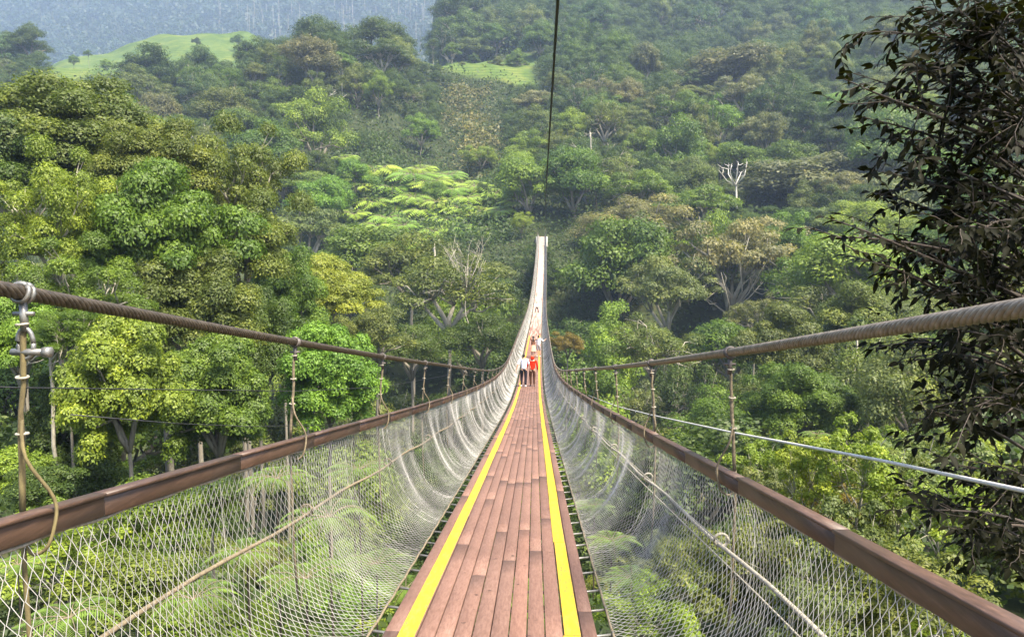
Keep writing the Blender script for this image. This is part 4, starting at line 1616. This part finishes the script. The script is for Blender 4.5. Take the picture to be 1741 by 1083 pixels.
def skin_mesh(name, nodes, edges, mat, parent, sub=2, root=None):
    """nodes {key: ((x,y,z), radius or (rx,ry))}; one smooth surface grown over the joints."""
    keys = list(nodes)
    me = bpy.data.meshes.new(name)
    me.from_pydata([nodes[k][0] for k in keys], [(keys.index(a), keys.index(b)) for a, b in edges], [])
    o = bpy.data.objects.new(name, me)
    COL.objects.link(o)
    md = o.modifiers.new('skin', 'SKIN')
    md.use_smooth_shade = True
    lay = me.skin_vertices[0].data if me.skin_vertices else None
    if lay is None:
        bpy.context.view_layer.objects.active = o
        lay = me.skin_vertices[0].data
    for i, k in enumerate(keys):
        r = nodes[k][1]
        lay[i].radius = r if isinstance(r, tuple) else (r, r)
        lay[i].use_root = (k == (root or keys[0]))
    ss = o.modifiers.new('sub', 'SUBSURF')
    ss.levels = ss.render_levels = sub
    dg = bpy.context.evaluated_depsgraph_get()
    dg.update()
    m2 = bpy.data.meshes.new_from_object(o.evaluated_get(dg))
    m2.materials.clear()
    m2.materials.append(mat)
    for p in m2.polygons:
        p.use_smooth = True
    bpy.data.objects.remove(o)
    m2.name = name
    return place(name, m2, parent)


def person(loc, rz, hgt, label, top_mat, leg_mat, shoe_mat, pose, hood=False, skirt=None, shorts=False, long_hair=False, sleeve=2):
    """Figure facing +Y before the turn rz; pose gives elbow and hand places for both arms and the feet."""
    k = hgt / 1.70
    root = empty('person', loc)
    root.rotation_euler = (0, 0, rz)
    tag(root, label, 'person', 'people walking on the bridge')
    v = lambda x, y, z: (x * k, y * k, z * k)
    sw = pose.get('shoulder', 0.185)
    n = {'pelvis': (v(0, 0, 0.92), (0.135 * k, 0.105 * k)), 'waist': (v(0, 0.01, 1.06), (0.125 * k, 0.095 * k)), 'chest': (v(0, 0, 1.25), (0.15 * k, 0.105 * k)),
         'collar': (v(0, -0.01, 1.39), (0.09 * k, 0.07 * k)), 'neck': (v(0, 0, 1.455), 0.052 * k), 'jaw': (v(0, 0.02, 1.53), (0.068 * k, 0.08 * k)), 'brow': (v(0, 0.01, 1.61), (0.076 * k, 0.095 * k)),
         'crown': (v(0, 0, 1.665), (0.055 * k, 0.07 * k))}
    e = [('pelvis', 'waist'), ('waist', 'chest'), ('chest', 'collar'), ('collar', 'neck'), ('neck', 'jaw'), ('jaw', 'brow'), ('brow', 'crown')]
    for s, nm in ((-1, 'l'), (1, 'r')):
        eb, hd = pose['arm_' + nm]
        sh = v(s * sw, -0.005, 1.385)
        n['sh' + nm] = (sh, 0.055 * k)
        n['el' + nm] = (v(*eb), 0.040 * k)
        n['wr' + nm] = (v(*hd), 0.028 * k)
        d = (Vector(v(*hd)) - Vector(v(*eb))).normalized()
        palm = Vector(v(*hd)) + d * 0.07 * k
        n['pa' + nm] = (tuple(palm), (0.036 * k, 0.018 * k))
        e += [('collar', 'sh' + nm), ('sh' + nm, 'el' + nm), ('el' + nm, 'wr' + nm), ('wr' + nm, 'pa' + nm)]
        fwd = Vector((0, 1, 0)) if abs(d.y) < 0.8 else Vector((0, 0, 1))
        sdv = d.cross(fwd).normalized()
        fw = sdv.cross(d).normalized()
        for q, (off, ln) in enumerate(((-0.027, 0.068), (-0.009, 0.082), (0.009, 0.078), (0.027, 0.058))):
            a = palm + fw * off * k + d * 0.035 * k
            b_ = a + d * ln * 0.55 * k + sdv * s * -0.010 * k
            c_ = b_ + d * ln * 0.35 * k + sdv * s * -0.028 * k
            n['fa%d%s' % (q, nm)] = (tuple(a), 0.0095 * k)
            n['fb%d%s' % (q, nm)] = (tuple(b_), 0.0085 * k)
            n['fc%d%s' % (q, nm)] = (tuple(c_), 0.007 * k)
            e += [('pa' + nm, 'fa%d%s' % (q, nm)), ('fa%d%s' % (q, nm), 'fb%d%s' % (q, nm)), ('fb%d%s' % (q, nm), 'fc%d%s' % (q, nm))]
        th = palm + fw * 0.045 * k - d * 0.02 * k
        n['tha' + nm] = (tuple(th), 0.010 * k)
        n['thb' + nm] = (tuple(th + fw * 0.015 * k + d * 0.04 * k), 0.0085 * k)
        e += [('pa' + nm, 'tha' + nm), ('tha' + nm, 'thb' + nm)]
        kn, ft = pose['leg_' + nm]
        n['hip' + nm] = (v(s * 0.092, 0, 0.86), (0.092 * k, 0.092 * k))
        n['kn' + nm] = (v(*kn), 0.058 * k)
        n['an' + nm] = (v(*ft), 0.040 * k)
        n['toe' + nm] = (v(ft[0] + s * 0.02, ft[1] + 0.13, ft[2] - 0.045), (0.036 * k, 0.026 * k))
        e += [('pelvis', 'hip' + nm), ('hip' + nm, 'kn' + nm), ('kn' + nm, 'an' + nm), ('an' + nm, 'toe' + nm)]
    n['nose'] = (v(0, 0.115, 1.565), 0.014 * k)
    e.append(('brow', 'nose'))
    skin_mesh('body', n, e, M_SKIN, root, 2)
    g = lambda key, f, dz=0.0: ((n[key][0][0], n[key][0][1], n[key][0][2] + dz), tuple(x * f for x in n[key][1]) if isinstance(n[key][1], tuple) else n[key][1] * f)
    # upper garment
    t = {'waist': g('waist', 1.22), 'hem': (v(0, 0, 0.86), (0.168 * k, 0.135 * k)), 'chest': g('chest', 1.16), 'collar': g('collar', 1.16), 'neck': (v(0, -0.005, 1.435), 0.066 * k)}
    te = [('hem', 'waist'), ('waist', 'chest'), ('chest', 'collar'), ('collar', 'neck')]
    for nm in 'lr':
        t['sh' + nm] = g('sh' + nm, 1.25)
        t['el' + nm] = g('el' + nm, 1.35)
        te += [('collar', 'sh' + nm), ('sh' + nm, 'el' + nm)]
        if sleeve == 2:
            t['wr' + nm] = g('wr' + nm, 1.45)
            te.append(('el' + nm, 'wr' + nm))
    skin_mesh('jacket' if hood else 'shirt', t, te, top_mat, root, 2, 'chest')
    # lower garment
    if skirt:
        b = Build()
        z = np.linspace(0.98, 0.52, 8)
        th = np.linspace(0, 2 * math.pi, 25)[:-1]
        V = []
        for i, zz in enumerate(z):
            f = i / 7
            for a in th:
                fl = 1 + 0.07 * f * math.sin(9 * a)
                V.append(((0.15 + 0.10 * f) * fl * math.cos(a) * k, (0.12 + 0.10 * f) * fl * math.sin(a) * k, zz * k))
        i = np.arange(7)[:, None] * 24
        j = np.arange(24)[None]
        b.add(np.array(V), np.stack([i + j, i + (j + 1) % 24, i + 24 + (j + 1) % 24, i + 24 + j], -1).reshape(-1, 4))
        b.link('skirt', skirt, root)
    else:
        t = {'pelvis': g('pelvis', 1.13), 'waist': (v(0, 0.005, 1.0), (0.14 * k, 0.11 * k))}
        te = [('pelvis', 'waist')]
        for nm in 'lr':
            t['hip' + nm] = g('hip' + nm, 1.14)
            t['kn' + nm] = g('kn' + nm, 1.3)
            te += [('pelvis', 'hip' + nm), ('hip' + nm, 'kn' + nm)]
            if not shorts:
                t['an' + nm] = g('an' + nm, 1.5)
                te.append(('kn' + nm, 'an' + nm))
        skin_mesh('shorts' if shorts else 'trousers', t, te, leg_mat, root, 2)
    for nm in 'lr':
        a, q = Vector(n['an' + nm][0]), Vector(n['toe' + nm][0])
        sh = {'heel': ((a.x, a.y - 0.03 * k, a.z - 0.03 * k), (0.047 * k, 0.045 * k)), 'mid': (tuple(a.lerp(q, 0.5) + Vector((0, 0, -0.012 * k))), (0.047 * k, 0.038 * k)), 'toe': (tuple(q), (0.043 * k, 0.030 * k))}
        skin_mesh('shoe', sh, [('heel', 'mid'), ('mid', 'toe')], shoe_mat, root, 2)
    # hair or hood
    if hood:
        h = {'top': (v(0, -0.01, 1.66), (0.085 * k, 0.10 * k)), 'mid': (v(0, -0.03, 1.56), (0.108 * k, 0.125 * k)), 'low': (v(0, -0.035, 1.44), (0.12 * k, 0.105 * k))}
        skin_mesh('hood', h, [('mid', 'top'), ('mid', 'low')], top_mat, root, 2)
    else:
        h = {'top': (v(0, -0.01, 1.672), (0.068 * k, 0.085 * k)), 'mid': (v(0, -0.035, 1.60), (0.086 * k, 0.085 * k)), 'low': (v(0, -0.055, 1.52), (0.066 * k, 0.045 * k))}
        he = [('mid', 'top'), ('mid', 'low')]
        if long_hair:
            h['back'] = (v(0, -0.09, 1.38), (0.075 * k, 0.045 * k))
            h['tips'] = (v(0, -0.10, 1.22), (0.06 * k, 0.03 * k))
            he += [('low', 'back'), ('back', 'tips')]
        skin_mesh('hair', h, he, M_HAIR, root, 2)
    for s in (-1, 1):
        b = Build()
        b.ring(v(s * 0.03, 0.098, 1.60), (0, 1, 0), 0.006 * k, 0.006 * k, 8, 5)
        b.link('eye', M_EYE, root)
        b = Build()
        b.ring(v(s * 0.083, 0.0, 1.585), (1, 0, 0), 0.022 * k, 0.009 * k, 10, 5, sc=(1.3, 0.8))
        b.link('ear', M_SKIN, root)
    b = Build()
    b.tube([v(-0.025, 0.098, 1.518), v(0, 0.108, 1.516), v(0.025, 0.098, 1.518)], 0.006 * k, 5)
    b.link('mouth', simple('lips', (0.28, 0.10, 0.08), (0.34, 0.13, 0.10), 5, 0.5, bumps=0), root)
    return root


M_WHITE = cloth('white_cotton', (0.48, 0.48, 0.53), (0.62, 0.62, 0.66))
M_BLACK = cloth('black_cotton', (0.008, 0.008, 0.012), (0.02, 0.02, 0.026))
M_RED = cloth('red_cloth', (0.46, 0.016, 0.006), (0.62, 0.034, 0.010))
M_BROWN = cloth('dark_brown_cloth', (0.035, 0.018, 0.012), (0.08, 0.04, 0.025))
M_TOPBROWN = cloth('brown_top', (0.12, 0.055, 0.035), (0.2, 0.10, 0.06))
M_PINK = cloth('salmon_cloth', (0.65, 0.28, 0.18), (0.78, 0.38, 0.25))
M_GREY = cloth('grey_cloth', (0.18, 0.18, 0.2), (0.3, 0.3, 0.32))
M_SHOEW = cloth('white_shoe', (0.6, 0.6, 0.6), (0.75, 0.75, 0.75))
M_SHOED = cloth('dark_shoe', (0.02, 0.02, 0.02), (0.05, 0.04, 0.04))
stand = dict(arm_l=((-0.27, -0.03, 1.12), (-0.28, 0.06, 0.90)), arm_r=((0.27, -0.03, 1.12), (0.28, 0.06, 0.90)), leg_l=((-0.10, 0.02, 0.48), (-0.10, -0.02, 0.085)), leg_r=((0.10, 0.02, 0.48), (0.10, -0.02, 0.085)))


def on_deck(px, Y):
    return (at(px, 600, Y).x, Y, float(deck_z(Y)) + 0.01)


person(on_deck(890.5, 37.4), 0.0, 1.72, 'walker in white shirt and black trousers beside the red hooded jacket, seen from behind', M_WHITE, M_BLACK, M_SHOEW,
       dict(stand, arm_l=((-0.30, -0.08, 1.13), (-0.36, -0.10, 0.90)), arm_r=((0.26, 0.04, 1.13), (0.33, 0.12, 0.95)), leg_l=((-0.11, 0.08, 0.49), (-0.12, 0.0, 0.085)), leg_r=((0.10, -0.01, 0.48), (0.09, -0.16, 0.10))), sleeve=1)
person(on_deck(905, 37.6), 0.05, 1.62, 'walker in a bright red hooded jacket and dark brown trousers', M_RED, M_BROWN, M_SHOED,
       dict(stand, shoulder=0.2, arm_l=((-0.29, 0.0, 1.12), (-0.30, 0.10, 0.92)), leg_l=((-0.09, 0.07, 0.49), (-0.08, 0.03, 0.085)), leg_r=((0.11, 0.0, 0.48), (0.10, -0.13, 0.10))), hood=True)
person(on_deck(906.5, 53.5), 0.1, 1.64, 'black haired walker in brown top and salmon skirt raising one arm', M_TOPBROWN, M_PINK, M_SHOED,
       dict(stand, arm_r=((0.33, 0.05, 1.42), (0.30, 0.08, 1.66)), arm_l=((-0.22, 0.12, 1.52), (-0.05, 0.12, 1.80))), skirt=M_PINK, long_hair=True, sleeve=1)
person(on_deck(915.5, 54.2), -0.15, 1.62, 'walker in white shirt and grey shorts close beside the salmon skirt', M_WHITE, M_GREY, M_SHOEW,
       dict(stand, arm_r=((0.36, 0.10, 1.20), (0.50, 0.22, 1.32))), shorts=True, sleeve=1)
person(on_deck(912.5, 107), 3.14, 1.70, 'farthest walker with pale top and black trousers standing with legs apart', M_WHITE, M_BLACK, M_SHOED,
       dict(stand, arm_l=((-0.33, 0.06, 1.18), (-0.20, 0.14, 1.02)), arm_r=((0.33, 0.06, 1.18), (0.20, 0.14, 1.02)), leg_l=((-0.18, 0.0, 0.48), (-0.26, 0.0, 0.085)), leg_r=((0.18, 0.0, 0.48), (0.26, 0.0, 0.085))))


# ------------------------------------------------------------------ labels that single each plant out
LAND = [('the far end of the bridge', 920, 405), ('the white dead tree', 1252, 305), ('the fern grove', 700, 320), ('the grassy saddle', 800, 105), ('the grassy hill', 290, 75), ('the yellow meadow', 150, 120),
        ('the pale forked tree', 555, 180), ('the orange tree', 965, 590), ('the lone pale trunk', 1009, 250), ('the crooked pale trunk', 100, 700), ('the golden crowned tree', 555, 505),
        ('the first hanger', 12, 640), ('the second hanger', 505, 670), ('the white guy rope', 1500, 785), ('the netting foot', 640, 1050), ('the overhanging dark leaves', 1640, 300),
        ('the big pale brown crown', 1385, 315), ('the tall black cable top', 950, 30), ('the brown handrail end', 1720, 1060), ('the white rope ring', 1210, 905), ('the netting beside the planks', 980, 960),
        ('the thick pale cable', 1500, 555), ('the upper dark wire', 300, 662), ('the dry slope', 805, 230), ('the walkers', 900, 630), ('the flat brown crown', 1245, 450)]


def label_plants():
    rows = []
    for p in PLANTS:
        if p['label']:
            continue
        s = to_px(p['top'])
        if s is None:
            s = (0, 1100)
        nm, lx, ly = min(LAND, key=lambda l: (l[1] - s[0]) ** 2 + (l[2] - s[1]) ** 2)
        dx, dy = s[0] - lx, s[1] - ly
        d = math.hypot(dx, dy)
        an = (math.degrees(math.atan2(-dy, dx)) + 360) % 360
        w = ['right of', 'above right of', 'above', 'above left of', 'left of', 'below left of', 'below', 'below right of'][int((an + 22.5) // 45) % 8]
        if d < 14:
            w = 'at'
        rows.append((p, nm, w, d))
    groups = {}
    for r in rows:
        p = r[0]
        groups.setdefault((p['colour'] if isinstance(p['colour'], str) else 'green', p['shape'], p['noun'], r[1], r[2]), []).append(r)
    ords = ['', 'second ', 'third ', 'fourth ', 'fifth ', 'sixth ', 'seventh ', 'eighth ', 'ninth ', 'tenth ']
    for k, rs in groups.items():
        rs.sort(key=lambda r: r[3])
        for i, r in enumerate(rs):
            first = '' if len(rs) == 1 else ('nearest ' if i == 0 else ords[min(i, 9)] + 'nearest ')
            r[0]['o']['label'] = f'{first}{k[0]} {k[1]} {k[2]} {k[4]} {k[3]}'


label_plants()


# ------------------------------------------------------------------ haze: one closed box of pale air
def build_haze():
    x0, x1, y0, y1, z0, z1 = -4200, 4200, -90, 3420, -62, 1560
    V = [(x, y, z) for z in (z0, z1) for y in (y0, y1) for x in (x0, x1)]
    F = np.array([[0, 2, 3, 1], [4, 5, 7, 6], [0, 1, 5, 4], [2, 6, 7, 3], [0, 4, 6, 2], [1, 3, 7, 5]])
    m = bpy.data.materials.new('haze')
    m.use_nodes = True
    nt = m.node_tree
    nt.nodes.remove(nt.nodes['Principled BSDF'])
    v = nt.nodes.new('ShaderNodeVolumePrincipled')
    v.inputs['Color'].default_value = (0.52, 0.67, 0.94, 1)
    v.inputs['Density'].default_value = HAZE_DENSITY
    v.inputs['Anisotropy'].default_value = 0.2
    nt.links.new(v.outputs[0], nt.nodes['Material Output'].inputs['Volume'])
    tag(place('haze', mesh_np('haze', np.array(V, float), F, m)), kind='stuff')


build_haze()
